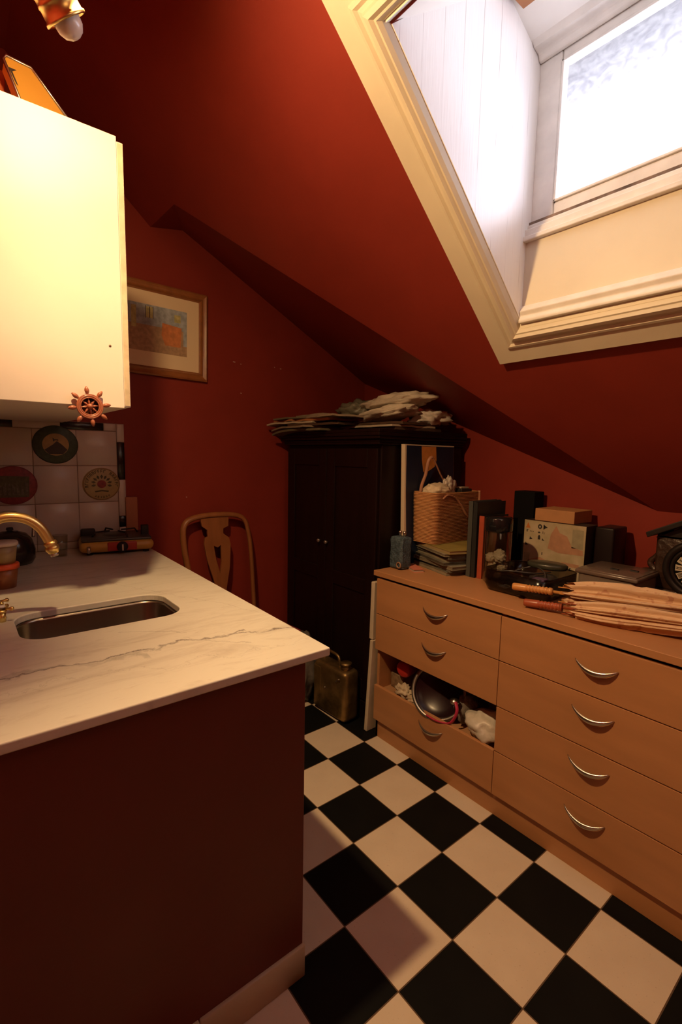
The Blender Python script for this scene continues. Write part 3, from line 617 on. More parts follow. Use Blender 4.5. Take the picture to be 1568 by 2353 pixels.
R_ = [(-.275, 1.062), (-.278, 1.005), (-.31, .993), (-.312, .963), (-.276, .935), (-.267, .889), (-.277, .763), (-.303, .634), (-.315, .50)]
mb = MB()
def shear(pts):  # polygon slab following the rake of the back
    n = len(pts); a = [(bow(z)-.006, y, z) for y, z in pts]; b = [(bow(z)+.006, y, z) for y, z in pts]
    mb._f(a+b, [tuple(range(n))[::-1], tuple(range(n, 2*n))]+[(i, (i+1) % n, n+(i+1) % n, n+i) for i in range(n)])
shear([(-.45, 1.060), (-.275, 1.062), (-.278, 1.005), (-.31, .993), (-.312, .963), (-.276, .935), (-.267, .895), (-.329, .895), (-.35, .883), (-.374, .895), (-.432, .906), (-.427, .944), (-.409, .952), (-.411, .991), (-.441, 1.013)])
shear([(-.432, .906), (-.374, .895), (-.362, .809), (-.341, .726), (-.343, .50), (-.36, .50), (-.379, .682), (-.418, .816)])
shear([(-.267, .895), (-.277, .763), (-.303, .634), (-.315, .50), (-.343, .50), (-.341, .726), (-.329, .795), (-.329, .895)])
mb.build('splat', CHAIRW, t)
mb = MB(); mb.prism([(-.90, -.53), (-.90, -.125), (-.43, -.10), (-.43, -.565)], 2, .415, .455); mb.build('seat_rail', CHAIRW, t, bevel=.006)
mb = MB(); mb.prism([(-.895, -.52), (-.895, -.13), (-.42, -.10), (-.42, -.56)], 2, .455, .485); mb.build('seat', REDFAB, t, bevel=.013, seg=4)
for x, y, s in ((-.45, -.125, 0), (-.45, -.54, 0), (-.90, -.145, -.05), (-.90, -.51, -.05)):
    MB().tube([(x, y, .44), (x+s*.3, y, .22), (x+s, y, 0)], [.021, .018, .014], 8).build('leg', CHAIRW, t)

# ------------------------------------------------------------------ wardrobe
wx0, wx1, wy0, wy1, wz = -.955, -.095, .135, .80, 1.495
t = thing('dark_wardrobe', ((wx0+wx1)/2, .45, 0), 'tall very dark wooden two-door wardrobe in the corner', 'wardrobe')
mb = MB(); mb.box((wx0, wy0+.02, .0), (wx1, wy1, wz)); mb.box((wx0-.004, wy0+.0, 0), (wx1+.006, wy1, .10)); mb.build('carcass', MAHOG, t, bevel=.004)
mb = MB(); c_ = [(0, 0), (.012, .012), (.014, .028), (.03, .044), (.036, .062), (.036, .078)]
for (d, z), (d2, z2) in zip(c_, c_[1:]): mb.box((wx0-d2, wy0-d2, wz+z), (wx1+d2, wy1, wz+z2))
mb.build('cornice', MAHOG, t, bevel=.003)
xm = -.535
for a, b in ((wx0+.012, xm-.002), (xm+.002, wx1-.012)):
    mb = MB(); mb.box((a, wy0, .11), (a+.075, wy0+.02, wz-.02)); mb.box((b-.075, wy0, .11), (b, wy0+.02, wz-.02)); mb.box((a+.075, wy0, .11), (b-.075, wy0+.02, .22)); mb.box((a+.075, wy0, wz-.12), (b-.075, wy0+.02, wz-.02)); mb.box((a+.075, wy0, .70), (b-.075, wy0+.02, .78))
    d = mb.build('door', MAHOG, t, bevel=.004)
    mb = MB(); mb.box((a+.07, wy0+.008, .21), (b-.07, wy0+.018, .71)); mb.box((a+.07, wy0+.008, .77), (b-.07, wy0+.018, wz-.11)); mb.build('door_panel', MAHOG, d, bevel=.003)
    kx = -.578 if a < xm-.1 else -.508
    MB().lathe([(.0001, 0), (.004, 0), (.004, -.010), (.011, -.014), (.012, -.020), (.007, -.026), (.0001, -.027)], 20, (kx, wy0, .935), 'Y').build('knob', mat('glass_knob', (.45, .42, .40), .12, metal=.8), d)

# pile on the wardrobe
def paper(name, c, ang, sx, sy, h, m, label, grp, cat='newspaper', sag=0, seed=0):
    mb = MB(); nx, ny = 10, 7; M = Matrix.Translation(c) @ Matrix.Rotation(R(ang), 4, 'Z'); rows = []
    for lay in (0, 1):
        for i in range(nx+1):
            for j in range(ny+1):
                u, v = i/nx-.5, j/ny-.5
                z = lay*h + .004*noise.noise(Vector((u*4+seed, v*4, seed*.7))) - sag*max(0, -u-.12)**2*4*sx
                rows.append(M @ Vector((u*sx, v*sy, z)))
    N = (nx+1)*(ny+1); idx = lambda l, i, j: l*N+i*(ny+1)+j; fs = []
    for i in range(nx):
        for j in range(ny):
            fs.append((idx(1,i,j), idx(1,i+1,j), idx(1,i+1,j+1), idx(1,i,j+1))); fs.append((idx(0,i,j), idx(0,i,j+1), idx(0,i+1,j+1), idx(0,i+1,j)))
    for i in range(nx): fs.append((idx(0,i,0), idx(0,i+1,0), idx(1,i+1,0), idx(1,i,0))); fs.append((idx(0,i,ny), idx(1,i,ny), idx(1,i+1,ny), idx(0,i+1,ny)))
    for j in range(ny): fs.append((idx(0,0,j), idx(1,0,j), idx(1,0,j+1), idx(0,0,j+1))); fs.append((idx(0,nx,j), idx(0,nx,j+1), idx(1,nx,j+1), idx(1,nx,j)))
    mb._f(rows, fs); o = mb.build(name, m, loc=c); return tag(o, label, cat, grp)
WT = wz+.079
NP1 = mat('dark_magazine_cover', (.10, .06, .04), .35, noise_amt=.5, nscale=12); NP2 = mat('newsprint', (.34, .26, .18), .8, noise_amt=.35, nscale=10); NP3 = mat('orange_card_cover', (.50, .21, .08), .5, noise_amt=.3, nscale=8); NP4 = mat('olive_folder', (.14, .12, .07), .6, noise_amt=.3, nscale=6); NP5 = mat('pale_folder', (.46, .38, .28), .7, noise_amt=.2, nscale=6)
G = 'magazines piled on the wardrobe'
paper('magazine', (-.72, .18, WT), 4, .46, .30, .012, NP4, 'dark olive magazine at the bottom left of the wardrobe pile, drooping over the corner', G, 'magazine', sag=.10, seed=1)
paper('magazine', (-.30, .42, WT), -3, .44, .34, .014, NP1, 'dark magazine at the bottom right of the wardrobe pile', G, 'magazine', seed=2)
paper('magazine', (-.78, .17, WT+.018), -6, .42, .29, .010, NP2, 'worn newsprint magazine second from the bottom at the left corner of the pile', G, 'magazine', sag=.06, seed=3)
paper('magazine', (-.60, .20, WT+.030), 8, .42, .28, .012, NP1, 'dark glossy magazine under the orange-edged ones in the wardrobe pile', G, 'magazine', seed=4)
paper('magazine', (-.80, .16, WT+.044), 10, .40, .26, .010, NP5, 'pale frayed magazine overhanging the left end of the wardrobe', G, 'magazine', sag=.04, seed=5)
paper('magazine', (-.64, .20, WT+.056), 3, .36, .26, .014, NP3, 'orange-edged book lying on the magazines of the wardrobe pile', G, 'magazine', seed=6)
paper('magazine', (-.30, .38, WT+.017), -2, .44, .32, .010, NP5, 'light paper folder beneath the white bags on the wardrobe', G, 'magazine', seed=7)
paper('magazine', (-.28, .40, WT+.030), 5, .42, .32, .012, NP1, 'dark folder directly beneath the white bags on the wardrobe', G, 'magazine', seed=8)
paper('magazine', (-.86, .12, WT+.058), -4, .22, .16, .010, NP3, 'small orange booklet at the far left tip of the wardrobe pile', G, 'magazine', seed=9)
paper('magazine', (-.50, .17, WT+.071), -7, .34, .24, .010, NP2, 'newsprint sheaf lying askew in front of the cloth bags on the wardrobe', G, 'magazine', seed=12)
paper('magazine', (-.75, .15, WT+.073), 16, .36, .22, .009, NP4, 'olive folder turned askew on top of the left half of the wardrobe pile', G, 'magazine', sag=.03, seed=13)
paper('magazine', (-.66, .22, WT+.085), -4, .30, .24, .012, NP2, 'topmost worn newspaper on the left half of the wardrobe pile', G, 'newspaper', seed=14)
def cloth_roll(c, sc, ang, seed, m, name, label, cat, tilt=0, amp=.3, fr=2.2):
    mb = MB(); mb.M = Matrix.Translation(c) @ Matrix.Rotation(R(ang), 4, 'Z') @ Matrix.Rotation(R(tilt), 4, 'Y'); mb.blob((0,0,0), sc, amp, fr, seed); o = mb.build(name, m, loc=c, smooth=True); return tag(o, label, cat, 'bags on the wardrobe')
cloth_roll((-.31, .36, WT+.088), (.22, .13, .038), 4, 3, CLOTH, 'folded_bag', 'folded white cloth bag at the front of the wardrobe pile', 'bag', tilt=-8)
cloth_roll((-.26, .42, WT+.165), (.23, .12, .042), 2, 5, CLOTH, 'folded_bag', 'upper folded white cloth bag topmost on the wardrobe', 'bag', tilt=-4)
cloth_roll((-.17, .58, WT+.075), (.11, .13, .045), 30, 8, PLASTB, 'plastic_bag', 'crumpled greyish plastic bag at the right end of the wardrobe top', 'bag', amp=.4)
cloth_roll((-.58, .42, WT+.12), (.14, .10, .07), 10, 11, GREYBAG, 'plastic_bag', 'olive grey crumpled bag left of the white bags on the wardrobe', 'bag', amp=.45)

# ------------------------------------------------------------------ dresser
DX0, DX1, DY, DB, DZ = -.012, 1.402, .066, .835, .872
t = thing('chest_of_drawers', (.70, .45, 0), 'wide beech-laminate chest of drawers with curved metal handles under the dormer', 'chest of drawers')
xm = .690; rows_z = [(.100, .282), (.286, .468), (.472, .654), (.658, .834)]
mb = MB()
mb.box((DX0, .086, 0), (DX0+.016, DB, .842)); mb.box((DX1-.016, .086, 0), (DX1, DB, .842)); mb.box((xm-.008, .086, .09), (xm+.008, DB, .842))
mb.box((DX0, .086, .0), (DX1, .102, .094)); mb.box((DX0+.016, .10, .084), (DX1-.016, DB, .096)); mb.box((DX0+.016, DB-.01, .09), (DX1-.016, DB, .842)); mb.box((DX0+.016, .11, .834), (DX1-.016, DB, .840))
mb.build('carcass', BEECH, t, bevel=.001)
MB().box((DX0-.022, .064, .846), (DX1+.02, DB+.005, DZ)).build('top_board', BEECH, t, bevel=.002)
MB().box((DX0+.004, .092, .8385), (DX1-.004, DB, .846)).build('painted_gap_shade', BLACK, t)  # black strip, shade under the top board put into its colour
mb = MB(); mb.box((DX0+.016, .10, .464), (xm-.008, DB-.01, .470)); mb.box((DX0+.016, .09, .250), (xm-.008, DB-.01, .256)); mb.build('inner_shelf', BEECHD, t)
def hand(cx_, cz, w, par):
    mb = MB(); n = 18; P = []; rr = []
    for k in range(n+1):
        s = -1+2*k/n; P.append((cx_+s*w/2, DY-.001-.020*(1-s*s)**.8, cz+.010-.024*(1-s*s))); rr.append(.0012+.0052*(1-s*s))
    mb.tube(P, rr, 12, flat=1.5); mb.build('handle', CHROME, par)
for col, (a, b) in enumerate(((DX0+.002, xm-.0012), (xm+.0012, DX1-.002))):
    for r_, (z0, z1) in enumerate(rows_z):
        if col == 0 and r_ == 1: continue
        d = MB().box((a, DY, z0), (b, DY+.017, z1)).build('drawer', BEECH, t, bevel=.0012)
        mb = MB(); mb.box((a+.02, DY+.017, z0+.01), (a+.03, .7, z1-.03)); mb.box((b-.03, DY+.017, z0+.01), (b-.02, .7, z1-.03)); mb.box((a+.02, DY+.017, z0+.01), (b-.02, .7, z0+.014)); 
        if col or r_ != 1: mb.build('drawer_box', BEECHD, d)
        hand(.365 if col == 0 else 1.048, (.758, .593, .408, .222)[::-1][r_], .138, d)
# things in the open compartment
t = thing('round_dish', (.35, .15, .37), 'round dark glass dish with a bright metal rim leaning in the open drawer space', 'dish')
n_ = Vector((.30, -.80, .42)).normalized(); q = Vector((0, 0, 1)).rotation_difference(n_).to_matrix().to_4x4(); M = Matrix.Translation((.352, .130, .372)) @ q
mb = MB(); mb.M = M; mb.lathe([(.0001, -.030), (.075, -.028), (.106, -.012), (.120, 0), (.123, -.002), (.11, -.018), (.072, -.033), (.0001, -.035)], 48); mb.build('bowl', mat('dark_aubergine_glass', (.016, .005, .008), .28, spec=.35), t, smooth=True)
mb = MB(); mb.M = M; torus(mb, (0,0,0), .121, .0092, 'Z', 56, 12); mb.build('rim', mat('dull_silver', (.36, .33, .29), .42, metal=1), t, smooth=True)
t = thing('red_tub', (.128, .17, .39), 'bright red round-ended tub at the upper left of the open drawer space', 'tub')
mb = MB(); mb.M = Matrix.Translation((.128, .128, .393)) @ Matrix.Rotation(R(10), 4, 'Z'); mb.lathe([(.0001, -.004), (.031, -.004), (.038, .002), (.041, .01), (.039, .11), (.0001, .112)], 32, (0,0,0), 'Y'); mb.build('tub_body', mat('red_plastic', (.52, .02, .015), .4), t, smooth=True)
t = thing('purse', (.47, .14, .30), 'grey purse with a pink strap right of the dark dish', 'purse')
mb = MB(); mb.blob((.470, .185, .325), (.045, .06, .065), .25, 2.2, 21, 4); mb.build('purse_body', mat('grey_silver_fabric', (.24, .21, .18), .5, noise_amt=.5, nscale=30, bump=.4, bscale=80), t)
MB().tube(smooth_path([(.475, .095, .385), (.492, .085, .355), (.480, .078, .310), (.455, .072, .285), (.40, .062, .276), (.345, .062, .276)]), .0075, 10, flat=.5).build('strap', mat('pink_strap', (.50, .03, .09), .5), t)
mb = MB(); mb.lathe([(.0001, 0), (.020, 0), (.022, .012), (.0001, .02)], 20, (.462, .105, .372)); mb.build('clasp', CHROME, t)
def bag(name, c, sc, m, seed, label, amp=.35, fr=2.2, cat='plastic bag', flatz=None, grp=None):
    mb = MB(); mb.blob(c, sc, amp, fr, seed, 4, flatz); o = mb.build(name, m, loc=c, smooth=True); return tag(o, label, cat, grp)
bag('plastic_bag', (.595, .155, .315), (.080, .078, .064), PLASTB, 31, 'crumpled cream plastic bag at the right end of the open drawer space', .26, 1.7, flatz=.058)
bag('plastic_bag', (.61, .30, .36), (.085, .10, .075), GREYBAG, 37, 'greyish bag standing behind the cream bag in the open drawer space', .3)
bag('crumpled_tissue', (.150, .120, .292), (.045, .028, .034), mat('cream_tissue', (.62, .50, .36), .8, noise_amt=.3, nscale=30), 33, 'crumpled cream tissue below the red tub', .55, 3, 'tissue')
bag('crumpled_tissue', (.225, .110, .281), (.035, .022, .022), mat('cream_tissue_paper', (.58, .44, .30), .8, noise_amt=.3, nscale=30), 34, 'small tissue wad under the left rim of the dark dish', .5, 3, 'tissue')
o = MB().rbox((.015, .16, .258), (.10, .30, .335), .004).build('cardboard_box', mat('speckled_card', (.32, .21, .12), .7, noise_amt=.5, nscale=50)); tag(o, 'speckled little cardboard box at the left end of the open drawer space', 'box')

# boards between wardrobe and dresser
WE = mat('white_edged_board', (.66, .55, .42), .5, noise_amt=.12, nscale=20)
mb = MB(); mb.prism([(-.082, .002), (-.060, .002), (-.032, .503), (-.052, .503)], 1, .068, .42); o = mb.build('leaning_board', WE, bevel=.002); tag(o, 'pale board reaching the floor between the wardrobe and the chest of drawers', 'board', 'leaning boards')
mb = MB(); mb.prism([(-.066, .506), (-.040, .506), (-.035, .806), (-.060, .806)], 1, .074, .44); o = mb.build('leaning_board', WE, bevel=.003); tag(o, 'upper short pale board above the floor-standing one beside the chest of drawers', 'board', 'leaning boards')

# canister and plastic sack on the floor
t = thing('brass_canister', (-.30, .05, 0), 'battered gold-brown metal canister standing on the floor in front of the wardrobe', 'canister')
mb = MB(); mb.M = Matrix.Translation((-.305, .052, 0)) @ Matrix.Rotation(R(3), 4, 'Z'); mb.rbox((-.135, -.056, .006), (.135, .056, .290), .028, 5); mb.rbox((-.13, -.058, .02), (-.06, .058, .27), .012, 3); mb.build('body', BRASSD, t, smooth=True)
mb = MB(); mb.M = Matrix.Translation((-.305, .052, 0)); mb.cyl(.027, .03, 24, (.085, 0, .285)); mb.cyl(.031, .014, 24, (.085, 0, .312)); mb.build('cap', BRASSD, t)
mb = MB(); mb.M = Matrix.Translation((-.305, .052, 0)); mb.tube(smooth_path([(-.11, 0, .28), (-.10, 0, .335), (-.04, 0, .345), (.02, 0, .335), (.035, 0, .28)]), .008, 10); mb.build('handle', BRASSD, t)
mb = MB(); mb.tube([(-.235, -.008, .225), (-.215, -.010, .250), (-.20, -.010, .255)], .003, 8); mb.cyl(.006, -.006, 12, (-.33, -.004, .16), 'Y'); mb.build('fitting', CHROME, t)
bag('clear_sack', (-.575, -.015, .20), (.13, .095, .195), mat('grey_film', (.16, .14, .12), .35, bump=.6, bscale=20, noise_amt=.4, nscale=8), 41, 'greyish crumpled plastic sack left of the canister by the island corner', .22, 2.2, 'sack', flatz=.198)
o = MB().rbox((-.62, -.60, .001), (-.52, -.42, .10), .01).build('dark_box', BLACK); tag(o, 'small black box on the counter side floor behind the island', 'box'); bpy.data.objects.remove(o)

# ------------------------------------------------------------------ things on the dresser
def book(name, c, ang, sx, sy, h, m, label, grp=None, cat='book', pages=None):
    t = thing(name, c, label, cat, grp); M = Matrix.Translation(c) @ Matrix.Rotation(R(ang), 4, 'Z')
    mb = MB(); mb.M = M; mb.box((-sx/2, -sy/2, 0), (sx/2, sy/2, .0016)); mb.box((-sx/2, -sy/2, h-.0016), (sx/2, sy/2, h)); mb.box((-sx/2, -sy/2, 0), (-sx/2+.002, sy/2, h)); mb.build('cover', m, t)
    mb = MB(); mb.M = M; mb.box((-sx/2+.002, -sy/2+.002, .0017), (sx/2-.003, sy/2-.002, h-.0017)); mb.build('pages', pages or NP5, t); return t
t = thing('painted_canvas', (-.06, .46, DZ), 'tall dark navy painting with an orange patch leaning on the wardrobe side', 'painting')
mb = MB(); mb.prism([(-.052, DZ), (-.026, DZ), (-.046, 1.500), (-.072, 1.500)], 1, .270, .665); mb.build('canvas', mat('unpainted_canvas_edge', (.62, .50, .36), .8), t)
def cpoly(pts, off): return [( -.0262+off-(z-DZ)*.0318, y, z) for y, z in pts]
def cpl(name, pts, m, off):
    mb = MB(); a = cpoly(pts, off); b = cpoly(pts, off+.0006); n = len(a)
    mb._f(a+b, [tuple(range(n))[::-1], tuple(range(n, 2*n))]+[(i, (i+1) % n, n+(i+1) % n, n+i) for i in range(n)]); mb.build(name, m, t)
cpl('navy_paint', [(.276, DZ+.002), (.663, DZ+.002), (.663, 1.493), (.281, 1.495), (.279, 1.25), (.284, 1.05)], mat('navy_paint', (.008, .018, .050), .45, noise_amt=.4, nscale=7), .0003)
cpl('orange_patch', [(.395, 1.492), (.51, 1.492), (.515, 1.42), (.50, 1.385), (.47, 1.37), (.445, 1.36), (.425, 1.345), (.41, 1.36), (.398, 1.42)], mat('orange_patch_paint', (.64, .25, .06), .6, noise_amt=.2, nscale=30), .0012)
t = thing('blue_bottle', (.018, .205, DZ), 'squat blue-grey knobbly glass bottle with two silver stoppers at the left end of the chest', 'bottle')
mb = MB(); mb.rbox((-.032, .165, DZ+.001), (.058, .24, DZ+.165), .016, 3); 
bmesh.ops.subdivide_edges(mb.bm, edges=list(mb.bm.edges), cuts=3, use_grid_fill=True)
for v in mb.bm.verts: v.co += .006*Vector((noise.noise(v.co*90), noise.noise(v.co*90+Vector((5,0,0))), .3*noise.noise(v.co*90)))
mb.build('bottle_body', mat('blue_grey_glass', (.085, .13, .165), .45, noise_amt=.6, nscale=60, bump=.6, bscale=120), t, smooth=True)
for x, y in ((.004, .205), (.034, .205)):
    MB().lathe([(.0001, .032), (.007, .030), (.010, .022), (.007, .014), (.006, 0), (.0001, 0)], 18, (x, y, DZ+.162)).build('stopper', CHROME, t)
mb = MB(); torus(mb, (.042, .161, DZ+.026), .0135, .0035, 'Y', 24, 8); mb.build('ring', mat('rusty_ring', (.30, .17, .10), .4), t)
G = 'magazines stacked under the basket'
SM = [mat('magazine_a', (.22, .19, .13), .6, noise_amt=.4, nscale=14), mat('magazine_b', (.10, .085, .06), .5, noise_amt=.4, nscale=14), mat('magazine_c', (.30, .26, .18), .6, noise_amt=.3, nscale=14), mat('magazine_d', (.16, .15, .12), .5, noise_amt=.3, nscale=14)]
z = DZ; lab = ['lowest grey-brown magazine of the stack under the basket', 'second magazine from the bottom of the stack under the basket, dark', 'third magazine from the bottom, pale with curled corner, under the basket', 'fourth magazine from the bottom, grey, in the stack under the basket', 'fifth magazine from the bottom, brownish, in the stack under the basket', 'sixth magazine from the bottom, dark, just beneath the grey one under the basket', 'seventh magazine, grey, second below the yellow-green book']
for i in range(7):
    h = (.018, .014, .017, .014, .016, .015, .013)[i]
    book('magazine', (.150+rnd.uniform(-.018, .014), .445+rnd.uniform(-.012, .012), z), -17+rnd.uniform(-5, 5), .325, .265, h, SM[i % 4], lab[i], G, 'magazine', pages=SM[(i+2) % 4]); z += h
book('yellow_book', (.152, .448, z), -18, .345, .275, .016, mat('yellow_green_cover', (.36, .28, .08), .45, noise_amt=.3, nscale=12), 'yellow-green book on top of the magazine stack, under the straw basket', None, 'book', pages=mat('tan_pages', (.34, .24, .12), .7)); z += .016
book('pink_notebook', (.075, .240, DZ), -25, .12, .055, .014, mat('salmon_cover', (.62, .20, .13), .5), 'small salmon pink notebook lying at the foot of the magazine stack', None, 'notebook')
# basket
STRAW = mat('woven_straw', (.62, .30, .12), .7, noise_amt=.35, nscale=90, stretch=(.4, .4, 4), bump=.4, bscale=150)
t = thing('straw_basket', (.045, .50, z), 'woven straw basket bag with leather handles on the magazine stack', 'basket')
ZB = z + .001; H = .262; bx0, bx1, by0, by1 = -.034, .122, .330, .690
def loop_at(zz, d): s = (zz-ZB)/H; g = .006*s; return [(x, y, zz) for x, y in rrect(bx0-g-d, bx1+g+d, by0-g-d, by1+g+d, .030, 6)]
mb = MB(); rings = []
N_ = 140
for i in range(N_+1): zz = ZB + H*i/N_; rings.append([mb.bm.verts.new(p) for p in loop_at(zz, .0026*math.sin(i*math.pi/2))])
for i in range(N_+1): zz = ZB + H - (H-.006)*i/N_; 
inner = [[mb.bm.verts.new(p) for p in loop_at(zz, -.006)] for zz in (ZB+H, ZB+.01)]
allr = rings + inner
for a, b in zip(allr, allr[1:]):
    for k in range(len(a)): f = mb.bm.faces.new([a[k], a[(k+1) % len(a)], b[(k+1) % len(a)], b[k]]); f.smooth = True
mb.bm.faces.new(rings[0][::-1]); mb.bm.faces.new(inner[1])
mb.build('basket_body', STRAW, t)
STRAP = mat('tan_leather', (.40, .19, .11), .5)
MB().tube(smooth_path([(-.022, .375, ZB+H-.05), (-.024, .380, ZB+H+.02), (-.012, .398, ZB+H+.09), (-.004, .405, ZB+H+.155), (.0, .425, ZB+H+.178), (.0, .445, ZB+H+.165), (.0, .50, ZB+H+.09), (.0, .55, ZB+H+.03), (.0, .58, ZB+H-.03)]), .0085, 10, flat=.55).build('handle', STRAP, t)
MB().tube(smooth_path([(.127, .375, ZB+H-.03), (.130, .41, ZB+H-.012), (.133, .47, ZB+H-.03), (.136, .52, ZB+H-.075), (.136, .56, ZB+H-.12), (.134, .60, ZB+H-.14), (.133, .65, ZB+H-.12), (.131, .672, ZB+H-.06), (.129, .674, ZB+H+.004)]), .0085, 10, flat=.55).build('handle', STRAP, t)
bag('crumpled_tissue', (.045, .430, ZB+H+.004), (.062, .085, .040), mat('cream_wool', (.66, .53, .36), .8, noise_amt=.15, nscale=40), 51, 'cream woolly bundle filling the mouth of the straw basket', .25, 3, 'wool bundle')
o = bag('paper_wrapping', (.060, .505, ZB+H+.018), (.012, .050, .052), PLASTB, 52, 'crumpled translucent wrapping sticking up from the basket', .5, 2.5, 'wrapping')
o = MB().box((.02, .575, ZB+H-.008), (.09, .665, ZB+H+.012)).build('small_black_pouch', BLACK, bevel=.004); tag(o, 'small black pouch in the right end of the basket mouth', 'pouch')
o = MB().box((.03, .590, ZB+H+.013), (.075, .655, ZB+H+.021)).build('folded_paper', NP5, bevel=.001); tag(o, 'folded pale paper on the black pouch in the basket', 'paper')
# standing books
def ubook(x0, x1, y0, y1, h, m, name, label, pages):
    t = thing(name, ((x0+x1)/2, (y0+y1)/2, DZ), label, 'book')
    mb = MB(); mb.box((x0, y0, DZ), (x0+.002, y1, DZ+h)); mb.box((x1-.002, y0, DZ), (x1, y1, DZ+h)); mb.box((x0, y0, DZ), (x1, y0+.003, DZ+h)); mb.build('cover', m, t, bevel=.0008)
    MB().box((x0+.002, y0+.003, DZ+.003), (x1-.002, y1-.004, DZ+h-.004)).build('pages', pages, t)
DKC = mat('charcoal_cover', (.022, .022, .021), .45, noise_amt=.2, nscale=20); GRC = mat('grey_cover', (.062, .064, .058), .5)
ubook(.305, .330, .350, .575, .362, GRC, 'tall_book', 'tall grey-green book standing leftmost beside the basket', DKC)
ubook(.332, .356, .350, .578, .358, DKC, 'tall_book', 'tall charcoal book standing second from the basket', DKC)
ubook(.364, .386, .363, .560, .296, DKC, 'orange_book', 'book with an orange-red spine standing right of the two dark books', DKC)
MB().box((.362, .358, DZ), (.388, .3635, DZ+.297)).build('spine', mat('orange_red_cover', (.42, .075, .035), .45, noise_amt=.15, nscale=30), bpy.data.objects['orange_book'], bevel=.001)
# dark tall box behind
o = MB().box((.312, .72, DZ), (.425, .815, 1.272)).build('tall_black_case', mat('matt_black', (.005, .0045, .0045), .7, spec=.1), bevel=.004); tag(o, 'tall matt black case standing against the wall behind the books', 'case')
# printed box
t = thing('printed_box', (.60, .66, DZ), 'pale printed cardboard box with black warning pictograms under a kraft box', 'box')
fy = .605; px0, px1, pz = .449, .742, 1.146
mb = MB(); mb.box((px0, fy, DZ), (px1, fy+.11, pz)); mb.build('carton', mat('dark_carton', (.035, .022, .018), .6), t, bevel=.001)
PRN = mat('printed_card', (.50, .40, .27), .55, noise_amt=.3, nscale=16, col2=(.36, .30, .17)); mb = MB(); mb.box((px0, fy-.0012, DZ+.002), (px1, fy, pz-.0005)); fp = mb.build('printed_front', PRN, t)
def pf_(pts, h=.0005): return pts
wpx, hpz = px1-px0, pz-DZ
def pic(name, m, polys):
    for p in polys:
        mb = MB(); mb.prism([(px0+a*wpx, DZ+b*hpz) for a, b in p], 1, fy-.0020+(.0004 if 'light' not in name else 0), fy-.0010); mb.build(name, m, fp)
def circ(cx_, cy_, r, n=14, ry=None): return [(cx_+r*math.cos(2*math.pi*k/n), cy_+(ry or r*wpx/hpz)*math.sin(2*math.pi*k/n)) for k in range(n)]
def rg(x0, y0, x1, y1): return [(x0, y0), (x1, y0), (x1, y1), (x0, y1)]
INK = mat('black_ink', (.02, .015, .012), .6); PINK = mat('salmon_print', (.46, .24, .14), .6, noise_amt=.2, nscale=40); GRP_ = mat('grey_green_print', (.34, .30, .19), .6, noise_amt=.2, nscale=40)
pic('salmon_area', PINK, [[(.06, .12), (.30, .05), (.48, .06), (.50, .30), (.30, .38), (.10, .30)], [(.42, .55), (.60, .50), (.98, .52), (.97, .60), (.80, .64), (.72, .80), (.60, .84), (.54, .95), (.46, .8)], rg(.66, .30, .93, .36)])
pic('green_area', GRP_, [rg(.80, .62, .97, .93), rg(.02, .18, .12, .42), rg(.52, .05, .64, .20)])
pic('orange_triangle', mat('orange_ink', (.50, .16, .03), .6), [[(.025, .86), (.105, .86), (.065, .96)]])
pic('pictogram', INK, [circ(.27, .905, .034, 14, .042), [(.33, .945), (.33, .865), (.40, .905)], [(.33, .865), (.345, .865), (.345, .945), (.33, .945)], [(.10, .66), (.155, .675), (.12, .70), (.11, .72)], [(.03, .55), (.085, .565), (.05, .59), (.035, .61)], [(.245, .68), (.285, .68), (.285, .73), (.272, .76), (.258, .76), (.245, .73)], [(.315, .67), (.36, .675), (.335, .69), (.32, .715)], rg(.325, .42, .338, .47), circ(.80, .26, .022),
      rg(.04, .79, .048, .83), rg(.055, .79, .063, .83), rg(.04, .825, .075, .832), rg(.105, .80, .115, .815), rg(.13, .80, .14, .815), rg(.155, .80, .165, .815), rg(.235, .80, .285, .806), rg(.25, .79, .27, .818), rg(.32, .79, .328, .83), rg(.345, .78, .351, .815)])
pic('light_mark', mat('cream_ink', (.62, .54, .42), .6), [circ(.27, .905, .011, 10, .02), circ(.81, .26, .008, 8)])
o = MB().box((.487, .625, pz+.0005), (.676, .80, pz+.057)).build('kraft_box', mat('kraft_card', (.50, .24, .10), .65, noise_amt=.12, nscale=20), bevel=.002); tag(o, 'low brown kraft box lying on top of the printed box', 'box')
o = MB().rbox((.755, .66, DZ), (.835, .80, 1.145), .008).build('dark_tin', mat('dark_brown_tin', (.014, .008, .008), .4, spec=.2)); tag(o, 'tall dark tin standing right behind the printed box', 'tin')
# clear plastic organiser
t = thing('plastic_container', (.90, .52, DZ), 'low translucent plastic container with a smoky lid left of the clock', 'container')
mb = MB(); P_ = rrect(.80, 1.02, .42, .64, .02, 5); Pi = rrect(.803, 1.017, .423, .637, .018, 5)
for a, b in (((P_, DZ), (P_, DZ+.108)), ((Pi, DZ+.108), (Pi, DZ+.003))):
    va = [mb.bm.verts.new((x, y, a[1])) for x, y in a[0]]; vb = [mb.bm.verts.new((x, y, b[1])) for x, y in b[0]]
    for k in range(len(va)): mb.bm.faces.new([va[k], va[(k+1) % len(va)], vb[(k+1) % len(va)], vb[k]])
mb.build('container_body', mat('frosted_tan_plastic', (.26, .20, .16), .3, alpha=.55), t)
mb = MB(); mb.rbox((.793, .413, DZ+.108), (1.027, .647, DZ+.126), .006, 2); mb.rbox((.80, .42, DZ+.124), (1.02, .64, DZ+.130), .003, 2); lid = mb.build('lid', mat('smoky_plastic_lid', (.16, .11, .085), .22, noise_amt=.25, nscale=14), t)
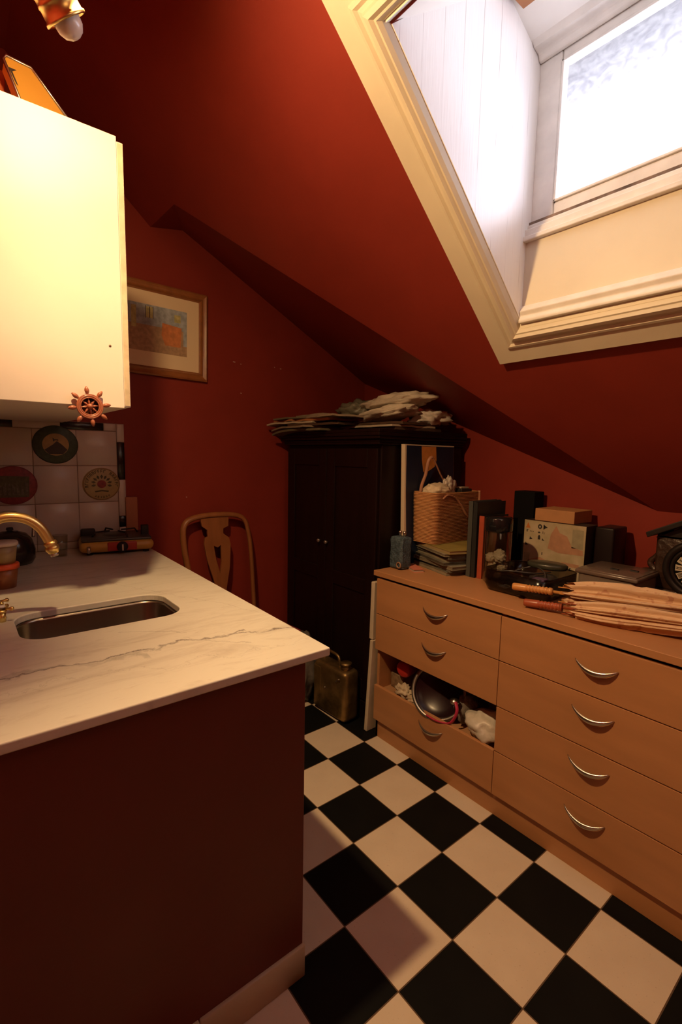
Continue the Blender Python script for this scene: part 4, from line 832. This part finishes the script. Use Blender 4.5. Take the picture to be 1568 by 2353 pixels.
mb = MB(); mb.rbox((.895, .495, DZ+.129), (.925, .510, DZ+.134), .002); mb.rbox((.955, .53, DZ+.129), (.985, .545, DZ+.134), .002); mb.build('lid_slot', BLACK, lid)
for nm, c, sc, cl, lb in (('red_pouch', (.87, .50, DZ+.035), (.04, .05, .032), (.30, .03, .05), 'dark crimson pouch inside the clear plastic container'), ('grey_pouch', (.96, .52, DZ+.034), (.04, .06, .030), (.10, .10, .09), 'grey pouch inside the clear plastic container')):
    bag(nm, c, sc, mat(nm+'_cloth', cl, .7), 60+int(c[0]*10), lb, .3, 2.5, 'pouch', flatz=.030)
# smoky tray with clutter, glass jar
t = thing('smoky_tray', (.64, .34, DZ), 'wide low smoked-plastic tray filled with dark clutter in front of the printed box', 'tray')
mb = MB(); rs = []
for d, z_ in ((.0, .092), (.0, .03), (.010, .006), (.03, .001)): rs.append([mb.bm.verts.new((x, y, DZ+z_)) for x, y in rrect(.482+d, .778-d, .222+d, .50-d, .045-d*.5, 7)])
for a, b in zip(rs, rs[1:]):
    for k in range(len(a)): f = mb.bm.faces.new([a[k], a[(k+1) % len(a)], b[(k+1) % len(a)], b[k]]); f.smooth = True
mb.bm.faces.new(rs[-1]); mb.build('tray_body', GLASSD, t, solid=.003)
mb = MB(); pr = [(x, y, DZ+.092) for x, y in rrect(.482, .778, .222, .50, .045, 7)]; mb.tube(pr+[pr[0]], .0028, 8, cap=False); mb.build('rim', GLASSD, t)
CLT = mat('black_rubber', (.015, .013, .013), .4)
bag('black_pouch', (.60, .30, DZ+.034), (.085, .075, .030), CLT, 71, 'black leather pouch at the bottom of the smoky tray', .3, 2.5, 'pouch', flatz=.030)
bag('black_pouch', (.71, .34, DZ+.045), (.065, .10, .040), mat('dark_grey_leather', (.04, .035, .03), .4, noise_amt=.3, nscale=20), 72, 'dark grey pouch at the right side of the smoky tray', .3, 2.5, 'pouch', flatz=.040)
t = thing('round_tin', (.655, .43, DZ+.085), 'flat dark green oval tin lying on the clutter of the smoky tray', 'tin')
mb = MB(); mb.M = Matrix.Translation((.665, .435, DZ+.098)) @ Matrix.Rotation(R(10), 4, 'Z') @ Matrix.Diagonal((1.5, .9, 1, 1)); mb.lathe([(.0001, 0), (.052, 0), (.056, .006), (.056, .018), (.050, .024), (.0001, .027)], 40); mb.build('tin_body', mat('dark_green_tin', (.045, .045, .03), .3, noise_amt=.3, nscale=30), t, smooth=True)
for i, (pts_, lb) in enumerate(([[(.53, .26, .078), (.60, .245, .098), (.68, .30, .096), (.70, .40, .09)], 'thin black cable curling across the smoky tray'], [[(.56, .36, .075), (.62, .40, .10), (.70, .34, .102), (.74, .27, .088), (.70, .23, .085)], 'looped dark cable at the right side of the smoky tray'])):
    o = MB().tube(smooth_path([(x, y, DZ+z_) for x, y, z_ in pts_], 8), .003, 8).build('black_cable', mat('cable_rubber%d' % i, (.05, .045, .04), .3)); tag(o, lb, 'cable')
o = MB().box((.715, .225, DZ+.086), (.765, .262, DZ+.096)).build('purple_case', mat('purple_case', (.06, .03, .075), .4), bevel=.003); tag(o, 'small purple case resting on the tray beside the parasol handle', 'case')
t = thing('glass_jar', (.545, .40, DZ), 'tall clear glass jar with a black lid, standing in the left corner of the tray', 'jar')
jc = (.470, .352, DZ+.012)
mb = MB(); mb.lathe([(.0001, 0), (.056, 0), (.060, .006), (.060, .225), (.057, .228), (.057, .008), (.0001, .005)], 40, jc); mb.build('jar_body', GLASS, t, smooth=True)
mb = MB(); mb.lathe([(.0001, .230), (.059, .230), (.061, .234), (.061, .286), (.056, .293), (.0001, .295)], 40, jc); mb.build('lid', mat('gloss_black_lid', (.010, .010, .011), .12), t, smooth=True)
for k, (dx, dy, dz, r, cl) in enumerate([(-.020, -.015, .105, .024, 0), (.022, -.010, .110, .026, 0), (.0, .02, .12, .024, 0), (-.012, .0, .075, .026, 0), (.024, .005, .068, .024, 0), (-.025, .0, .034, .024, 1), (.020, -.012, .030, .025, 1), (.0, .022, .034, .022, 1)]):
    o = bag('cotton_ball', (jc[0]+dx, jc[1]+dy, jc[2]+dz), (r, r, r*.95), (CLOTH if cl == 0 else mat('pink_brown_shell%d' % k, (.30, .15, .12), .6)), 80+k, ['left pale cotton ball of the upper heap in the jar', 'front right pale cotton ball on top of the heap in the jar', 'rear pale cotton ball topmost in the jar', 'pale cotton ball under the left one in the middle of the jar', 'right-hand pale cotton ball in the middle of the jar', 'left brownish pink ball at the bottom of the jar', 'right brownish pink ball at the bottom of the jar', 'rear brownish pink ball at the bottom of the jar'][k], .25, 3, 'cotton ball', grp=('pale balls in the jar' if cl == 0 else 'dark balls in the jar'))
# parasols
CAN = mat('cream_printed_cotton', (.66, .44, .27), .85, noise_amt=0, nscale=45, col2=None, bump=.25, bscale=60)
def canmat():
    m = CAN; nt = m.node_tree; b = nt.nodes['Principled BSDF']; tc = nt.nodes.new('ShaderNodeTexCoord')
    f = ramp_n(nt, noise_n(nt, 38, 2, tc.outputs['Object']),   .61, 0, .68, .5); g = noise_n(nt, 9, 3, tc.outputs['Object'])
    nt.links.new(mixc(nt, f, mixc(nt, g, (.70, .48, .30), (.60, .38, .22)), (.36, .13, .08)), b.inputs['Base Color'])
canmat()
BAM = mat('honey_bamboo', (.64, .29, .085), .35, noise_amt=.15, nscale=30); BAMR = mat('reddish_bamboo', (.36, .085, .035), .35, noise_amt=.15, nscale=30)
def parasol(p0, p1, zt, Rmax, bam, label, seed, L=.72, hl=.152, gap=.04):
    p0 = Vector(p0); d = (Vector(p1)-p0).normalized(); t = thing('closed_parasol', tuple(p0), label, 'parasol')
    X = d; Z = Vector((0, 0, 1)); Y = Z.cross(X).normalized(); Z = X.cross(Y); M = Matrix.Translation(p0) @ Matrix(((X.x, Y.x, Z.x, 0), (X.y, Y.y, Z.y, 0), (X.z, Y.z, Z.z, 0), (0, 0, 0, 1)))
    mb = MB(); mb.M = M; prof = [(.0001, 0), (.0125, .001), (.0145, .006), (.0145, .05)]
    for k in range(7): s = .055+k*.0125; prof += [(.0145, s), (.0118, s+.003), (.0118, s+.005), (.0145, s+.008)]
    prof += [(.0145, hl-.006), (.011, hl), (.0001, hl)]; mb.lathe(prof, 24, (0,0,0), 'X'); mb.build('handle', bam, t)
    mb = MB(); mb.M = M; mb.cyl(.0058, L+hl, 12, (hl-.005, 0, 0), 'X'); mb.build('shaft', bam, t)
    c0 = hl+gap; mb = MB(); mb.M = M; nA, nS = 96, 40; rows = []; rr = random.Random(seed)
    for i in range(nS+1):
        u = i/nS; row = []
        for k in range(nA):
            a = 2*math.pi*k/nA; rag = (.034*abs(math.sin(4*a+seed)) + .012*noise.noise(Vector((math.cos(a)*4, math.sin(a)*4, seed))))*(1-u)**3
            s = c0 + rag + u*L*.96
            Rr = Rmax*(.62+.42*math.sin(min(1, u*2.6)*math.pi/2)) * (1-.62*max(0, u-.18)/.82)
            pl = 1+.26*math.cos(8*a+seed+2.2*u) + .13*math.cos(19*a+seed*2+3*u) + .14*noise.noise(Vector((u*5, math.cos(a)*2, math.sin(a)*2+seed)))
            if .30 < u < .36: pl *= .93
            r_ = Rr*pl; y_, z_ = r_*math.cos(a), r_*.82*math.sin(a)
            wz = p0.z + z_
            row.append((s, y_, z_))
        rows.append(row)
    vs = [p for r in rows for p in r]; fs = [(i*nA+k, i*nA+(k+1) % nA, (i+1)*nA+(k+1) % nA, (i+1)*nA+k) for i in range(nS) for k in range(nA)]
    mb._f(vs, fs, True); o = mb.build('canopy', CAN, t)
    for k in range(8):
        a = 2*math.pi*k/8 - seed/8; mb = MB(); mb.M = M; q = Vector((0, math.cos(a), .82*math.sin(a)))
        mb.tube([Vector((c0-.018+.008*(k % 3), 0, 0))+q*Rmax*.60, Vector((c0+.04, 0, 0))+q*Rmax*.62, Vector((c0+.2, 0, 0))+q*Rmax*.45], .0022, 6); mb.build('rib', bam, t)
    return t
parasol((.655, .188, DZ+.054), (1.21, .358, DZ+.068), 0, .067, BAM, 'cream printed parasol with a honey bamboo handle, the upper of the two', 1.3)
parasol((.742, .130, DZ+.020), (1.25, .258, DZ+.048), 0, .044, BAMR, 'cream parasol with a reddish ribbed handle lying lower in front', 3.1, L=.66, hl=.135, gap=.02)
# clock
CLK = mat('carved_dark_oak', (.050, .022, .013), .38, noise_amt=.5, nscale=26, bump=.5, bscale=45); CLKD = mat('near_black_oak', (.014, .010, .009), .35)
t = thing('mantel_clock', (1.14, .70, DZ), 'dark carved wooden mantel clock with a gabled top and roman numeral dial', 'clock')
cxx, cz, cyf = 1.150, 1.030, .610
mb = MB(); mb.rbox((.955, cyf+.0, DZ+.001), (1.345, .80, DZ+.045), .008, 2); mb.rbox((.975, cyf+.012, DZ+.045), (1.325, .79, DZ+.062), .006, 2); mb.rbox((1.005, cyf+.02, DZ+.06), (1.295, .78, 1.155), .010, 2); mb.build('case', CLK, t)
mb = MB(); mb.prism([(.982, 1.135), (.975, 1.155), (1.150, 1.245), (1.325, 1.155), (1.318, 1.135), (1.150, 1.222)], 1, cyf-.012, .79); mb.prism([(1.0, 1.135), (1.15, 1.222), (1.30, 1.135)], 1, cyf+.02, .78); mb.build('gable', CLKD, t, bevel=.003)
mb = MB(); torus(mb, (cxx, cyf+.010, cz), .098, .014, 'Y', 56, 12); torus(mb, (cxx, cyf+.006, cz), .078, .007, 'Y', 56, 10); mb.build('bezel', CLKD, t)
mb = MB(); mb.lathe([(.0001, .0), (.074, 0), (.074, .008), (.0001, .008)], 48, (cxx, cyf+.008, cz), 'Y'); dial = mb.build('dial', mat('black_dial', (.012, .011, .010), .25), t)
mb = MB(); mb2 = MB()
for k in range(12):
    a = math.pi/2 - k*math.pi/6
    m0 = Matrix.Translation((cxx+.054*math.cos(a), cyf+.0075, cz+.054*math.sin(a))) @ Matrix.Rotation(-(a-math.pi/2), 4, 'Y')
    mb.M = m0; mb.prism([(-.010, -.012), (.010, -.012), (.012, .013), (-.012, .013)], 1, -.001, .0005)
    mb2.M = m0; rom = ['XII', 'I', 'II', 'III', 'IV', 'V', 'VI', 'VII', 'VIII', 'IX', 'X', 'XI'][k]; wN = {'I': .0034, 'V': .007, 'X': .007}; tot_ = sum(wN[c] for c in rom); x = -tot_/2
    for c in rom:
        w_ = wN[c]
        if c == 'I': mb2.prism([(x+.0008, -.009), (x+.0026, -.009), (x+.0026, .009), (x+.0008, .009)], 1, -.0018, -.0008)
        elif c == 'V': mb2.prism([(x, .009), (x+.0018, .009), (x+.0044, -.009), (x+.0026, -.009)], 1, -.0018, -.0008); mb2.prism([(x+.0052, .009), (x+.0066, .009), (x+.0044, -.009), (x+.003, -.009)], 1, -.0018, -.0008)
        else: mb2.prism([(x, .009), (x+.0018, .009), (x+.0066, -.009), (x+.0048, -.009)], 1, -.0018, -.0008); mb2.prism([(x+.0048, .009), (x+.0066, .009), (x+.0018, -.009), (x, -.009)], 1, -.0019, -.0009)
        x += w_
mb.build('numeral_plates', mat('ivory_enamel', (.55, .48, .36), .3), dial); mb2.build('numerals', INK, dial)
mb = MB(); mb.M = Matrix.Translation((cxx, cyf+.004, cz))
mb.prism([(-.002, -.01), (.002, -.01), (.0008, .045), (-.0008, .045)], 1, -.001, .001); m0 = mb.M; mb.M = m0 @ Matrix.Rotation(R(65), 4, 'Y'); mb.prism([(-.0025, -.008), (.0025, -.008), (.001, .032), (-.001, .032)], 1, -.003, -.0015); mb.build('hands', BRASS, dial)
for sx_ in (-1, 1):
    mb = MB(); c = Vector((cxx+sx_*.172, cyf+.035, DZ+.078)); P_ = []; rr_ = []
    for k in range(34):
        a = k/33*2.6*math.pi; r_ = .036*(1-k/40); P_.append((c.x+sx_*-1*r_*math.cos(a+.9), c.y, c.z+r_*math.sin(a+.9)+.01)); rr_.append(.014*(1-k/55))
    mb.tube(P_, rr_, 10); mb.tube(smooth_path([(c.x-sx_*.03, c.y, c.z+.05), (c.x-sx_*.01, c.y, c.z+.08), (c.x-sx_*.035, c.y, c.z+.12), (c.x-sx_*.03, c.y, c.z+.155)]), [.015, .014, .013, .012, .012, .012, .012, .011, .010, .010, .009, .008, .007, .006, .005, .004], 10)
    mb.build('scroll', CLK, t, smooth=True)
# ------------------------------------------------------------------ finish
for o in bpy.data.objects:
    if '_o' in o: del o['_o']
SC.cycles.use_denoising = True
SC.cycles.max_bounces = 10; SC.cycles.transparent_max_bounces = 16
SC.cycles.caustics_reflective = False; SC.cycles.caustics_refractive = False
